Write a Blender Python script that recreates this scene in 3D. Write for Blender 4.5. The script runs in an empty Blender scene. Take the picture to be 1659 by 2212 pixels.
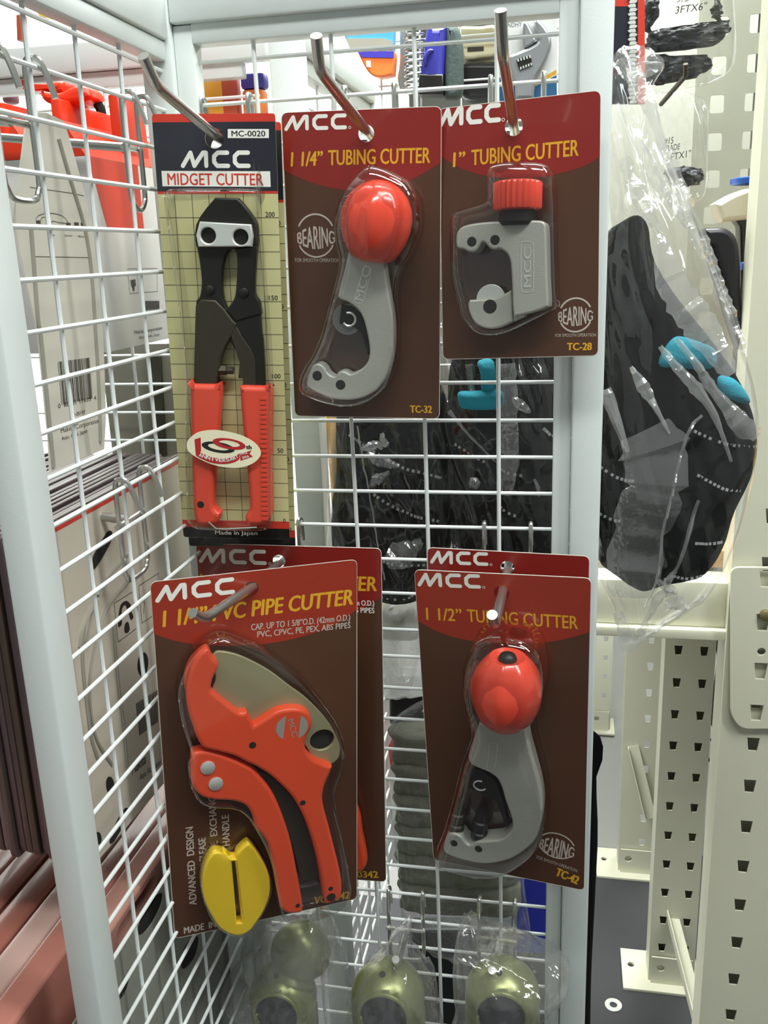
import bpy, bmesh, math, random
from mathutils import Vector, Matrix
from mathutils.geometry import tessellate_polygon

scene = bpy.context.scene
COL = scene.collection
MM = 0.001

# ---------------------------------------------------------------- camera
# world axes: X along the front wire panel, Y away from the viewer, Z up (millimetres here)
CAM = Vector((124.0, -598.5, 82.0))
FPX = 1986.83
CR = Vector((0.98138352, 0.18881136, -0.03516612))     # camera right
CU = Vector((-0.01798977, 0.27266672, 0.96194035))     # camera up
CB = Vector((0.1912139, -0.94339977, 0.2709873))       # camera back
cam_d = bpy.data.cameras.new('camera')
cam_d.sensor_fit = 'VERTICAL'
cam_d.sensor_height = 36.0
cam_d.lens = 36.0 * FPX / 2212.0
cam_d.clip_start = 0.02
cam_d.clip_end = 60
cam = bpy.data.objects.new('camera', cam_d)
COL.objects.link(cam)
cam.matrix_world = Matrix(((CR.x, CU.x, CB.x, CAM.x*MM), (CR.y, CU.y, CB.y, CAM.y*MM),
                           (CR.z, CU.z, CB.z, CAM.z*MM), (0, 0, 0, 1)))
scene.camera = cam

# ---------------------------------------------------------------- light and exposure
scene.view_settings.view_transform = 'Standard'
scene.view_settings.look = 'None'
scene.view_settings.exposure = 0.45
scene.view_settings.gamma = 1.0
scene.view_settings.use_curve_mapping = False
W = bpy.data.worlds.new('shop_air')
scene.world = W
W.use_nodes = True
W.node_tree.nodes['Background'].inputs[0].default_value = (0.86, 0.93, 0.9, 1)
W.node_tree.nodes['Background'].inputs[1].default_value = 0.2

def area_light(name, loc, target, sx, sy, watts, col=(0.96, 1.0, 0.97), spread=180):
    l = bpy.data.lights.new(name, 'AREA')
    l.shape = 'RECTANGLE'
    l.size = sx
    l.size_y = sy
    l.energy = watts
    l.color = col
    l.spread = math.radians(spread)
    o = bpy.data.objects.new(name, l)
    COL.objects.link(o)
    o.location = Vector(loc)*MM
    d = Vector(target)-Vector(loc)
    o.rotation_euler = d.to_track_quat('-Z', 'Y').to_euler()
    return o

area_light('ceiling_light_front', (250, -950, 1500), (0, 0, 0), 1.3, 0.2, 18)
area_light('ceiling_light_right', (1000, -450, 1350), (-100, 0, 0), 0.25, 1.3, 18)
area_light('ceiling_light_behind', (-600, 500, 1500), (-600, 800, 300), 2.4, 0.3, 50, spread=90)
area_light('ceiling_light_aisle', (1500, 3200, 1700), (900, 2900, -1000), 2.4, 0.4, 60)

# ---------------------------------------------------------------- geometry helpers
def ray(x, y):
    return CR*((x-829.5)/FPX) - CU*((y-1106)/FPX) - CB

def at_y(x, y, Y):
    d = ray(x, y)
    return CAM + d*((Y-CAM.y)/d.y)

def at_x(x, y, X):
    d = ray(x, y)
    return CAM + d*((X-CAM.x)/d.x)

def at_z(x, y, Z):
    d = ray(x, y)
    return CAM + d*((Z-CAM.z)/d.z)

def zz(pts, x0, y0, s):
    """points read in an enlarged crop of the photograph -> photograph pixels"""
    return [(x0+p[0]/s, y0+p[1]/s)+tuple(p[2:]) for p in pts]

class Frame:
    """a plane in the place: origin o, u to the right, v up, n towards the viewer"""
    def __init__(self, o, u, v, n=None):
        self.o = Vector(o)
        self.u = Vector(u).normalized()
        self.v = Vector(v).normalized()
        self.n = Vector(n).normalized() if n is not None else self.u.cross(self.v)
    def p(self, a, b, c=0.0):
        return self.o + self.u*a + self.v*b + self.n*c
    def loc(self, x, y, h=0.0):
        d = ray(x, y)
        t = ((self.o + self.n*h) - CAM).dot(self.n)/d.dot(self.n)
        q = CAM + d*t - self.o
        return (q.dot(self.u), q.dot(self.v))
    def locs(self, pts, h=0.0):
        return [self.loc(p[0], p[1], h)+tuple(p[2:]) for p in pts]

FRONT = Frame((0, 0, 0), (1, 0, 0), (0, 0, 1))     # facing -Y

def rotv(r):
    r = Vector(r)
    return Matrix.Rotation(r.length, 3, r.normalized()) if r.length > 1e-9 else Matrix.Identity(3)

def smooth(pts, n=6):
    """closed Catmull-Rom outline; a third value of 1 marks a sharp corner"""
    out = []
    N = len(pts)
    for i in range(N):
        a, b = pts[i], pts[(i+1) % N]
        sa = len(a) > 2 and a[2]
        sb = len(b) > 2 and b[2]
        p1 = Vector(a[:2]); p2 = Vector(b[:2])
        p0 = p1 if sa else Vector(pts[i-1][:2])
        p3 = p2 if sb else Vector(pts[(i+2) % N][:2])
        for k in range(n):
            t = k/n
            q = 0.5*((2*p1) + (p2-p0)*t + (2*p0-5*p1+4*p2-p3)*t*t + (3*p1-p0-3*p2+p3)*t**3)
            out.append((q.x, q.y))
    return out

def smooth_path(pts, n=6):
    P = [Vector(p) for p in pts]
    out = []
    for i in range(len(P)-1):
        p1, p2 = P[i], P[i+1]
        p0 = P[i-1] if i else p1
        p3 = P[i+2] if i+2 < len(P) else p2
        for k in range(n):
            t = k/n
            out.append(0.5*((2*p1) + (p2-p0)*t + (2*p0-5*p1+4*p2-p3)*t*t + (3*p1-p0-3*p2+p3)*t**3))
    out.append(P[-1])
    return out

def circle(cx, cy, rx, ry=None, n=24, rot=0):
    ry = rx if ry is None else ry
    c, s = math.cos(rot), math.sin(rot)
    o = []
    for k in range(n):
        x, y = rx*math.cos(2*math.pi*k/n), ry*math.sin(2*math.pi*k/n)
        o.append((cx+x*c-y*s, cy+x*s+y*c))
    return o

def round_rect(pts, r, n=5):
    """any polygon with its corners rounded to radius r"""
    out = []
    N = len(pts)
    for i in range(N):
        p = Vector(pts[i][:2]); a = Vector(pts[i-1][:2]); b = Vector(pts[(i+1) % N][:2])
        da = (a-p).normalized(); db = (b-p).normalized()
        for k in range(n+1):
            t = k/n
            q0 = p+da*r; q1 = p+db*r
            q = q0*(1-t)**2 + p*2*t*(1-t) + q1*t*t
            out.append((q.x, q.y))
    return out

def join(*gs):
    V, F = [], []
    for v, f in gs:
        o = len(V)
        V += list(v)
        F += [tuple(i+o for i in q) for q in f]
    return V, F

def tube(path, r, n=8, cap=True):
    P = [Vector(p) for p in path]
    V, F = [], []
    prev = None
    for i, p in enumerate(P):
        if i == 0: t = P[1]-p
        elif i == len(P)-1: t = p-P[i-1]
        else: t = (P[i+1]-p).normalized()+(p-P[i-1]).normalized()
        t = t.normalized() if t.length > 1e-9 else Vector((0, 0, 1))
        if prev is None:
            a = Vector((0, 0, 1)) if abs(t.z) < .9 else Vector((1, 0, 0))
            e = t.cross(a).normalized()
        else:
            e = (prev - t*prev.dot(t)).normalized()
        prev = e
        g = t.cross(e)
        rr = r[i] if isinstance(r, (list, tuple)) else r
        for k in range(n):
            an = 2*math.pi*k/n
            V.append(p+e*(math.cos(an)*rr)+g*(math.sin(an)*rr))
    for i in range(len(P)-1):
        for k in range(n):
            F.append((i*n+k, i*n+(k+1) % n, (i+1)*n+(k+1) % n, (i+1)*n+k))
    if cap:
        F.append(tuple(range(n))[::-1])
        F.append(tuple((len(P)-1)*n+k for k in range(n)))
    return V, F

def box(lo, hi, fr=None, bev=0.0):
    lo = Vector(lo); hi = Vector(hi)
    bm = bmesh.new()
    bmesh.ops.create_cube(bm, size=1.0)
    for v in bm.verts:
        v.co = Vector([lo[i]+(v.co[i]+.5)*(hi[i]-lo[i]) for i in range(3)])
    if bev > 0:
        bmesh.ops.bevel(bm, geom=bm.edges[:], offset=bev, segments=2, affect='EDGES', profile=.5)
    bm.verts.index_update()
    V = [v.co.copy() for v in bm.verts]
    F = [tuple(v.index for v in f.verts) for f in bm.faces]
    bm.free()
    if fr is not None:
        V = [fr.p(*v) for v in V]
    return V, F

def curve_geom(loops, ext, bev=0.0, res=2):
    cu = bpy.data.curves.new('tmp', 'CURVE')
    cu.dimensions = '2D'
    cu.fill_mode = 'BOTH'
    cu.extrude = max(ext-bev, 0.0)
    cu.bevel_depth = bev
    cu.bevel_resolution = res
    cu.offset = -bev
    for L in loops:
        s = cu.splines.new('POLY')
        s.points.add(len(L)-1)
        for q, pt in zip(s.points, L):
            q.co = (pt[0], pt[1], 0, 1)
        s.use_cyclic_u = True
    return curve_eval(cu)

def curve_eval(cu):
    o = bpy.data.objects.new('tmp', cu)
    COL.objects.link(o)
    dg = bpy.context.evaluated_depsgraph_get()
    me = o.evaluated_get(dg).to_mesh()
    V = [v.co.copy() for v in me.vertices]
    F = [tuple(p.vertices) for p in me.polygons]
    o.evaluated_get(dg).to_mesh_clear()
    bpy.data.objects.remove(o)
    bpy.data.curves.remove(cu)
    return V, F

def prism(fr, loops, h0, h1, bev=0.0, res=2):
    """outline (first loop) with holes (further loops), standing from height h0 to h1 over the frame"""
    V, F = curve_geom(loops, (h1-h0)/2, bev, res)
    m = (h0+h1)/2
    return [fr.p(v.x, v.y, v.z+m) for v in V], F

def flat(fr, loops, h):
    V, F = curve_geom(loops, 0)
    return [fr.p(v.x, v.y, h) for v in V], F

def lathe(o, axis, prof, n=32, side=None, mod=None):
    """prof: (distance along axis, radius)"""
    o = Vector(o); ax = Vector(axis).normalized()
    a = Vector(side) if side is not None else (Vector((0, 0, 1)) if abs(ax.z) < .9 else Vector((1, 0, 0)))
    e = (a-ax*a.dot(ax)).normalized()
    g = ax.cross(e)
    V, F = [], []
    for z, r in prof:
        for k in range(n):
            t = 2*math.pi*k/n
            rr = r*(mod(t, z) if mod else 1)
            V.append(o+ax*z+e*(math.cos(t)*rr)+g*(math.sin(t)*rr))
    for i in range(len(prof)-1):
        for k in range(n):
            F.append((i*n+k, i*n+(k+1) % n, (i+1)*n+(k+1) % n, (i+1)*n+k))
    F.append(tuple(range(n))[::-1])
    F.append(tuple((len(prof)-1)*n+k for k in range(n)))
    return V, F

# ---------------------------------------------------------------- object helpers
def mesh(name, geom, mat, parent=None, base=(0, 0, 0), sharp=35, label=None):
    V, F = geom
    b = Vector(base)
    me = bpy.data.meshes.new(name)
    me.from_pydata([(Vector(v)-b)*MM for v in V], [], F)
    me.update()
    bm = bmesh.new()
    bm.from_mesh(me)
    bmesh.ops.recalc_face_normals(bm, faces=bm.faces[:])
    bm.to_mesh(me)
    bm.free()
    if sharp:
        for p in me.polygons: p.use_smooth = True
        me.set_sharp_from_angle(angle=math.radians(sharp))
    me.materials.append(mat)
    o = bpy.data.objects.new(name, me)
    COL.objects.link(o)
    if parent is not None:
        o.parent = parent
    else:
        o.location = b*MM
    if label: o['label'] = label
    return o

class Thing:
    def __init__(self, name, base, label, cat, group=None):
        self.base = Vector(base)
        self.root = bpy.data.objects.new(name, None)
        self.root.empty_display_size = 0.02
        COL.objects.link(self.root)
        self.root.location = self.base*MM
        self.root['label'] = label
        self.root['category'] = cat
        if group: self.root['group'] = group
    def part(self, name, geom, mat, parent=None, label=None, sharp=35):
        return mesh(name, geom, mat, parent or self.root, self.base, sharp, label)

def single(name, geom, mat, base, label, cat, group=None, sharp=35):
    o = mesh(name, geom, mat, None, base, sharp)
    o['label'] = label
    o['category'] = cat
    if group: o['group'] = group
    return o

def structure(name, geom, mat, base=(0, 0, 0), sharp=35):
    o = mesh(name, geom, mat, None, base, sharp)
    o['kind'] = 'structure'
    return o

# ---------------------------------------------------------------- materials
def lin(h):
    h = h.lstrip('#')
    c = [int(h[i:i+2], 16)/255 for i in (0, 2, 4)]
    return tuple(x/12.92 if x <= .04045 else ((x+.055)/1.055)**2.4 for x in c)+(1,)

def material(name, col, rough=.5, metal=0.0, vary=.06, scale=60, bump=0.0, bscale=200, coat=0.0, spec=.5, stretch=None):
    m = bpy.data.materials.new(name)
    m.use_nodes = True
    nt = m.node_tree
    b = nt.nodes['Principled BSDF']
    b.inputs['Roughness'].default_value = rough
    b.inputs['Metallic'].default_value = metal
    b.inputs['Coat Weight'].default_value = coat
    b.inputs['Coat Roughness'].default_value = .08
    b.inputs['Specular IOR Level'].default_value = spec
    tc = nt.nodes.new('ShaderNodeTexCoord')
    src = tc.outputs['Object']
    if stretch:
        mp = nt.nodes.new('ShaderNodeMapping')
        mp.inputs['Scale'].default_value = stretch
        nt.links.new(src, mp.inputs[0])
        src = mp.outputs[0]
    n = nt.nodes.new('ShaderNodeTexNoise')
    n.inputs['Scale'].default_value = scale
    n.inputs['Detail'].default_value = 4
    nt.links.new(src, n.inputs['Vector'])
    mx = nt.nodes.new('ShaderNodeMix')
    mx.data_type = 'RGBA'
    c = lin(col)
    mx.inputs[6].default_value = tuple(max(0, x*(1-vary)) for x in c[:3])+(1,)
    mx.inputs[7].default_value = tuple(min(1, x*(1+vary)) for x in c[:3])+(1,)
    nt.links.new(n.outputs[0], mx.inputs[0])
    nt.links.new(mx.outputs[2], b.inputs['Base Color'])
    if bump:
        n2 = nt.nodes.new('ShaderNodeTexNoise')
        n2.inputs['Scale'].default_value = bscale
        n2.inputs['Detail'].default_value = 5
        nt.links.new(src, n2.inputs['Vector'])
        bp = nt.nodes.new('ShaderNodeBump')
        bp.inputs['Strength'].default_value = bump
        bp.inputs['Distance'].default_value = .001
        nt.links.new(n2.outputs[0], bp.inputs['Height'])
        nt.links.new(bp.outputs[0], b.inputs['Normal'])
    return m

def clear_plastic(name, tint='#ffffff', base=.04, edge=.75, rough=.06, milk=0.0, bump=0.0, bscale=40):
    """thin clear film: lets the things behind through and mirrors the lamps"""
    m = bpy.data.materials.new(name)
    m.use_nodes = True
    nt = m.node_tree
    for n in list(nt.nodes): nt.nodes.remove(n)
    out = nt.nodes.new('ShaderNodeOutputMaterial')
    tr = nt.nodes.new('ShaderNodeBsdfTransparent')
    tr.inputs[0].default_value = lin(tint)
    gl = nt.nodes.new('ShaderNodeBsdfGlossy')
    gl.inputs['Roughness'].default_value = rough
    fr = nt.nodes.new('ShaderNodeLayerWeight')
    fr.inputs['Blend'].default_value = .25
    mr = nt.nodes.new('ShaderNodeMapRange')
    mr.inputs['To Min'].default_value = base
    mr.inputs['To Max'].default_value = edge
    nt.links.new(fr.outputs['Facing'], mr.inputs['Value'])
    mix = nt.nodes.new('ShaderNodeMixShader')
    nt.links.new(mr.outputs[0], mix.inputs[0])
    nt.links.new(tr.outputs[0], mix.inputs[1])
    nt.links.new(gl.outputs[0], mix.inputs[2])
    last = mix
    if milk:
        df = nt.nodes.new('ShaderNodeBsdfDiffuse')
        df.inputs[0].default_value = (.75, .77, .76, 1)
        tl = nt.nodes.new('ShaderNodeBsdfTranslucent')
        tl.inputs[0].default_value = (.75, .77, .76, 1)
        ad = nt.nodes.new('ShaderNodeMixShader')
        ad.inputs[0].default_value = .5
        nt.links.new(df.outputs[0], ad.inputs[1])
        nt.links.new(tl.outputs[0], ad.inputs[2])
        m2 = nt.nodes.new('ShaderNodeMixShader')
        m2.inputs[0].default_value = milk
        nt.links.new(mix.outputs[0], m2.inputs[1])
        nt.links.new(ad.outputs[0], m2.inputs[2])
        last = m2
    if bump:
        tc = nt.nodes.new('ShaderNodeTexCoord')
        n2 = nt.nodes.new('ShaderNodeTexNoise')
        n2.inputs['Scale'].default_value = bscale
        n2.inputs['Detail'].default_value = 3
        nt.links.new(tc.outputs['Object'], n2.inputs['Vector'])
        bp = nt.nodes.new('ShaderNodeBump')
        bp.inputs['Strength'].default_value = bump
        bp.inputs['Distance'].default_value = .004
        nt.links.new(n2.outputs[0], bp.inputs['Height'])
        nt.links.new(bp.outputs[0], gl.inputs['Normal'])
        nt.links.new(bp.outputs[0], fr.inputs['Normal'])
    nt.links.new(last.outputs[0], out.inputs[0])
    return m

M_WHITE = material('white_powder_coat', '#d3dad8', .45, vary=.03, bump=.05, bscale=600)
M_WIRE = material('white_coated_wire', '#e2e7e6', .35, vary=.03)
M_CHROME = material('zinc_plated_steel', '#c4c5c1', .27, .9, vary=.05)
M_BROWN = material('brown_card_print', '#503324', .28, vary=.06, scale=25, coat=.35)
M_RED = material('red_card_print', '#97301f', .28, vary=.05, scale=25, coat=.35)
M_CRIMSON = material('crimson_card_print', '#86241f', .28, vary=.05, scale=25, coat=.35)
M_YELLOWINK = material('yellow_ink', '#d9a22b', .35, vary=.03)
M_WHITEINK = material("white_ink", "#e8e8e0", .4, vary=.02)
M_GREYINK = material('grey_ink', '#b9aea4', .4, vary=.03)
M_BLACKINK = material('black_ink', '#20201d', .4, vary=.03)
M_REDINK = material('red_ink', '#c8392a', .35, vary=.03)
M_NAVY = material('navy_card_print', '#23252f', .28, vary=.05, coat=.35)
M_CREAM = material('cream_card_print', '#c9c490', .35, vary=.03, scale=20, coat=.2)
M_BLACKCARD = material('black_card_print', '#161513', .3, vary=.05, coat=.3)
M_CARDEDGE = material('card_stock', '#cfcac0', .7)
M_ORANGE = material('orange_red_plastic', '#ec5330', .35, vary=.04, scale=40)
M_KNOB = material('red_knob_plastic', '#e24a36', .2, vary=.05, scale=40, coat=.3)
M_GRIP = material('red_vinyl_grip', '#d84a36', .4, vary=.04)
M_ZINC = material('cast_zinc', '#b4b5ac', .45, .35, vary=.05, bump=.12, bscale=900)
M_STEEL = material('bright_steel', '#dfe3dd', .35, .5, vary=.04)
M_BLADE = material('olive_grey_blade_steel', '#a8a580', .4, .4, vary=.08, scale=30)
M_BLACKMETAL = material('black_oxide_steel', '#23211e', .42, .3, vary=.08)
M_DARKMETAL = material('dark_brown_steel', '#3b352b', .45, .3, vary=.08)
M_HOLE = material('dark_recess', '#1d1c18', .8)
M_YELLOW = material('yellow_plastic', '#f7d32c', .35, vary=.03)
M_BLISTER = clear_plastic('clear_blister', base=.045, edge=.85, rough=.04)
M_SLEEVE = clear_plastic('clear_sleeve', base=.04, edge=.4, rough=.05)

# ================================================================ SETTING
floor_m = material('concrete_floor', '#8f908a', .6, vary=.12, scale=3, bump=.1, bscale=60)
structure('floor', box((-4000, -2500, -1260), (6000, 6500, -1220)), floor_m)
wall_m = material('pale_shop_wall', '#b9bab2', .8, vary=.05, scale=3)
structure('wall_back', box((-4000, 6300, -1220), (6000, 6400, 2000)), wall_m)
structure('added_bright_board', box((-1900, 1000, -1220), (-140, 1040, 1700)), material('added_board_white', '#f4f2ee', .7, vary=.02))  # white board added so the light behind burns out the upper left
structure('ceiling', box((-4000, -2500, 1900), (6000, 6500, 1950)), wall_m)

# ================================================================ FRONT WIRE PANEL
ZJ = {}
for j, x, y in [(-8, 895, 97.4), (-7, 896.8, 195), (0, 1077, 826.6), (1, 919, 909), (2, 920.4, 987.2), (3, 922.7, 1063.7),
                (4, 923.6, 1138.4), (5, 923.3, 1210.9), (6, 843, 1282), (7, 843, 1360.2), (8, 843, 1417.8), (9, 843, 1485.7),
                (10, 843, 1552.9), (11, 843, 1618.8), (12, 843, 1683.9), (13, 838, 1747), (14, 838, 1809.7), (15, 945.5, 1878.8),
                (16, 947.5, 1939), (17, 949.8, 1997), (18, 951, 2053), (19, 952, 2108), (20, 952.7, 2162)]:
    ZJ[j] = at_y(x, y, 0).z
for j in range(-6, 0):
    ZJ[j] = ZJ[-7] + (ZJ[0]-ZJ[-7])*(j+7)/7
for j in range(21, 26):
    ZJ[j] = ZJ[20]-25*(j-20)
VMAIN = [((549.5, 126.6), (556.8, 222)), ((716, 112), (816.5, 1983)), ((894.9, 97.4), (952.7, 2162)), ((1073.5, 182), (1082, 2010))]
ZTOP, ZBOT = 216, -640

panel = Thing('gridwall_panel', (0, 0, ZBOT), 'white wire mesh panel facing the viewer, behind the carded cutters', 'wire panel')
g = []
for (a, b) in VMAIN:
    A = at_y(*a, -1.5); B = at_y(*b, -1.5)
    if abs(A.z-B.z) < 60:
        B = A + Vector((3.2, 0, -400))
    d = (B-A)/(B.z-A.z)
    g.append(tube([A+d*(ZTOP-A.z), A+d*(-200-A.z), A+d*(ZBOT-A.z)], 1.4))
for j, z in ZJ.items():
    g.append(tube([(-112, 1.0, z), (124, 1.0, z)], 1.25))
panel.part('wire_mesh', join(*g), M_WIRE)
def frame_bar(lo, hi): return box(lo, hi, None, 1.2)
panel.part('frame', join(
    frame_bar((-118, -7, ZBOT), (-105.2, 7, 221)), frame_bar((116.6, -7, ZBOT), (128, 7, 221)),
    frame_bar((-106, -7.2, 210), (117, 7, 222))), M_WHITE)
rack = Thing('display_stand', (0, 0, ZBOT), 'white square tube stand that holds the wire panels', 'display stand')
rack.part('post', box((-138.5, -12, ZBOT), (-118, 12, 245), None, 1.8), M_WHITE)
rack.part('post', box((128.2, -12, ZBOT), (147.3, 12, 245), None, 1.8), M_WHITE)
rack.part('rail', box((-118, -11.5, 221.5), (128.2, 11.5, 245), None, 1.8), M_WHITE)

# ================================================================ SIDE WIRE PANEL
XL = -126.8
side = Thing('gridwall_panel', (XL, -100, ZBOT), 'white wire mesh panel running towards the viewer on the left', 'wire panel')
L2 = [(160.9, 74.8), (173.2, 179.3), (185.5, 284.9), (197.8, 391.2), (209, 495.7), (219.3, 595), (229.1, 691.8), (239.2, 788),
      (246.8, 879.1), (257, 963.9), (266.1, 1051.5), (277.6, 1135.1), (285.6, 1215.3), (294.8, 1302.3), (304.7, 1381.3),
      (312, 1459.7), (319.2, 1526), (326.4, 1603.2), (333.7, 1675.5), (340.9, 1747.8)]
LZ = [at_x(x, y, XL).z for x, y in L2]
LZ = [LZ[0]+25] + LZ
while LZ[-1] > ZBOT+30: LZ.append(LZ[-1]-24.2)
g = []
for z in LZ[1:]:
    g.append(tube([(XL+1.2, -8, z), (XL+1.2, -214, z)], 1.3))
for a, b in [((48.2, 26.6), (272.2, 1841.9)), ((160.9, 74.8), (340.9, 1747.8)), ((257.2, 116.8), (364.6, 1240.5))]:
    A = at_x(*a, XL-1.3); B = at_x(*b, XL-1.3)
    d = (B-A)/(B.z-A.z)
    g.append(tube([A+d*(206-A.z), A+d*(ZBOT-A.z)], 1.3))
side.part('wire_mesh', join(*g), M_WIRE)
YC = at_x(147, 1700, -116).y
YE = YC+21
xo = at_y(84.5, 1700, YC).x
side.part('frame', join(box((-133, -222, 200.5), (-121, -12.3, 211.5), None, 1.2),
                        box((-137.5, -224, 212), (-118.6, -12.3, 236), None, 1.8)), M_WHITE)
side.part('post', box((xo, YC, ZBOT), (-116, YE, 236), None, 1.8), M_WHITE)

# ================================================================ DISPLAY HOOKS
def u_path(fr, cx, top, w, h):
    """one wire bent over the mesh at both ends and down into a U, in the frame of the panel"""
    r = 4.5
    pts = []
    return pts

def make_hook(name, fr, ca, cb, label, group, rod=None, plate=True, w=31, h=56, r=1.5, front=1.0):
    """fr: frame of the mesh (n out of it); ca, cb: centre and top wire height; rod: list of world points"""
    base = fr.p(ca, cb, 0)
    t = Thing(name, base, label, 'hook', group)
    gs = []
    o = 3.6
    loop = []
    for sgn in (-1, 1):
        a = ca+sgn*w/2
        seq = [(a, cb-13, -5.0*front), (a, cb-1, -3.6*front), (a, cb+3.2, -2.4*front), (a, cb+4.3, 1.0*front), (a, cb+3.2, 3.6*front), (a, cb-2, o*front+1*front), (a, cb-h+9, 5*front)]
        loop.append(seq)
    left = [Vector(q) for q in loop[0]]
    right = [Vector(q) for q in loop[1]]
    a0, a1 = ca-w/2, ca+w/2
    bot = [Vector((a0+1.2, cb-h+3.5, 5*front)), Vector((a0+5, cb-h, 5*front)), Vector((a1-5, cb-h, 5*front)), Vector((a1-1.2, cb-h+3.5, 5*front))]
    path = left+bot+right[::-1]
    t.part('wire_bracket', tube([fr.p(*q) for q in smooth_path(path, 4)], r, 8), M_CHROME)
    if plate:
        t.part('cross_bar', tube([fr.p(a0-2, cb-27, 6.8*front), fr.p(a1+2, cb-27, 6.8*front)], 1.6, 8), M_CHROME)
    if rod:
        t.part('rod', tube(rod, 2.9, 12), M_CHROME)
    return t

HK = 'chrome display hooks on the wire panels'
RODS = {}
def rod_path(hole, Yh, bend, Yb, tip, rear=None):
    H = at_y(*hole, Yh); B = at_y(*bend, Yb)
    d = (B-H)
    S = H + d*((-7-H.y)/d.y)
    if rear:
        Rr = at_y(*rear)
        S = Rr + (Rr-H)*((-7-Rr.y)/(Rr.y-H.y))
    T = at_y(*tip, Yb-11)
    k = (T-B).normalized()
    e = d.normalized()
    pts = [S, H, B-e*7, B-e*2.5+k*.4, B+k*2.5-e*.4, B+k*7, T]
    return pts
RODS['midget'] = rod_path((467, 294), -46, (336, 183), -136, (309, 121))
RODS['tc32'] = rod_path((793, 286), -25, (690, 150), -120, (683, 77))
RODS['tc28'] = rod_path((1110, 272), -25, (1086, 118), -120, (1081, 22))
RODS['pvc'] = rod_path((545, 1268), -93, (441, 1337), -142, (416, 1324), (605, 1214, -20))
RODS['tc42'] = rod_path((1087, 1272), -68, (1069, 1350), -128, (1063, 1328), (1097, 1228, -20))

def px_a(x, y): return at_y(x, y, -2).x
ZH = ZJ[-7]
make_hook('display_hook', FRONT, px_a(487, 222), ZH, 'chrome hook carrying the midget cutter card', HK, RODS['midget'])
make_hook('display_hook', FRONT, px_a(798, 205), ZH, 'chrome hook carrying the 1 1/4 inch tubing cutter card', HK, RODS['tc32'])
make_hook('display_hook', FRONT, px_a(1117, 180), ZH, 'chrome hook carrying the 1 inch tubing cutter card', HK, RODS['tc28'])
make_hook('display_hook', FRONT, px_a(601, 1137), ZJ[4], 'chrome hook carrying the two pipe cutter cards', HK, RODS['pvc'])
make_hook('display_hook', FRONT, px_a(1096, 1140), ZJ[4], 'chrome hook carrying the two 1 1/2 inch tubing cutter cards', HK, RODS['tc42'])
for (xa, xb, jj, nm) in [(835, 918, 16, 'chrome hook above the middle green dome in plastic'), (1030, 1117, 16, 'chrome hook above the right green dome in plastic'),
                     ]:
    ca = (px_a(xa, 1925)+px_a(xb, 1935))/2
    A = FRONT.p(ca, ZJ[jj]-29, 8)
    make_hook('display_hook', FRONT, ca, ZJ[jj], nm, HK, [A+Vector((0, 4, 0)), A+Vector((0, -34, 3)), A+Vector((0, -38, 5)), A+Vector((0, -42, 12))], w=27, h=56)

# hooks of the side panel: they stick out to its far side, their wire ends show on ours
SIDEF = Frame((XL, 0, 0), (0, -1, 0), (0, 0, 1), (-1, 0, 0))
def side_hook(x0, y0, x1, y1, label, ends=12):
    """pixel places of the two wire ends over one mesh wire"""
    A = at_x(x0, y0, XL+2); B = at_x(x1, y1, XL+2)
    ca = -(A.y+B.y)/2
    w = abs(A.y-B.y)
    zb = (A.z+B.z)/2
    zb = min(LZ, key=lambda q: abs(q-zb))
    rod = [SIDEF.p(ca, zb-25, 7), SIDEF.p(ca, zb-14, 95), SIDEF.p(ca, zb-10, 100), SIDEF.p(ca, zb-2, 106)]
    t = Thing('display_hook', SIDEF.p(ca, zb, 0), label, 'hook', HK)
    path = []
    for s in (-1, 1):
        a = ca+s*w/2
        path.append([Vector(q) for q in [(a, zb-14, -9), (a, zb-4, -6), (a, zb+3, -2.6), (a, zb+4.4, 1), (a, zb+2.5, 4.2), (a, zb-8, 5), (a, zb-48, 5)]])
    a0, a1 = ca-w/2, ca+w/2
    bot = [Vector((a0+2, zb-56, 5)), Vector((a0+7, zb-60, 5)), Vector((a1-7, zb-60, 5)), Vector((a1-2, zb-56, 5))]
    t.part('wire_bracket', tube([SIDEF.p(*q) for q in smooth_path(path[0]+bot+path[1][::-1], 4)], 1.6, 8), M_CHROME)
    t.part('cross_bar', tube([SIDEF.p(a0, zb-25, 7), SIDEF.p(a1, zb-25, 7)], 1.7, 8), M_CHROME)
    t.part('rod', tube(rod, 2.7, 10), M_CHROME)
    return t
side_hook(2, 118, 82, 140, 'chrome hook at the top left of the side panel, near the viewer')
side_hook(285, 205, 318, 232, 'chrome hook at the top of the side panel, behind the midget cutter card')
side_hook(271, 1040, 322, 1018, 'chrome hook halfway up the side panel beside the midget cutter grips')

# ================================================================ CARDED TOOLS
def card_frame(hole, Y, rx, ry, rz):
    Rm = rotv((math.radians(rx), math.radians(ry), math.radians(rz)))
    return Frame(at_y(*hole, Y), Rm @ Vector((1, 0, 0)), Rm @ Vector((0, 0, 1)))

F_MID = card_frame((467, 300), -46, 2.0, 2.15, 7.19)
F_MID2 = card_frame((480, 318), -29, 2.0, 2.15, 5.0)
F_32 = card_frame((791, 287), -25, .99, 1.42, .33)
F_28 = card_frame((1109, 274), -25, -3.38, -1.0, -8.27)
F_PF = card_frame((545, 1272), -93, 1.22, 2.45, 29.39)
F_PR = card_frame((605, 1215), -20, .06, 1.32, 2.42)
F_42 = card_frame((1083, 1280), -70, 4.56, -.54, -8.08)
F_42R = card_frame((1098, 1226), -20, 0, 0, -5.2)

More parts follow.
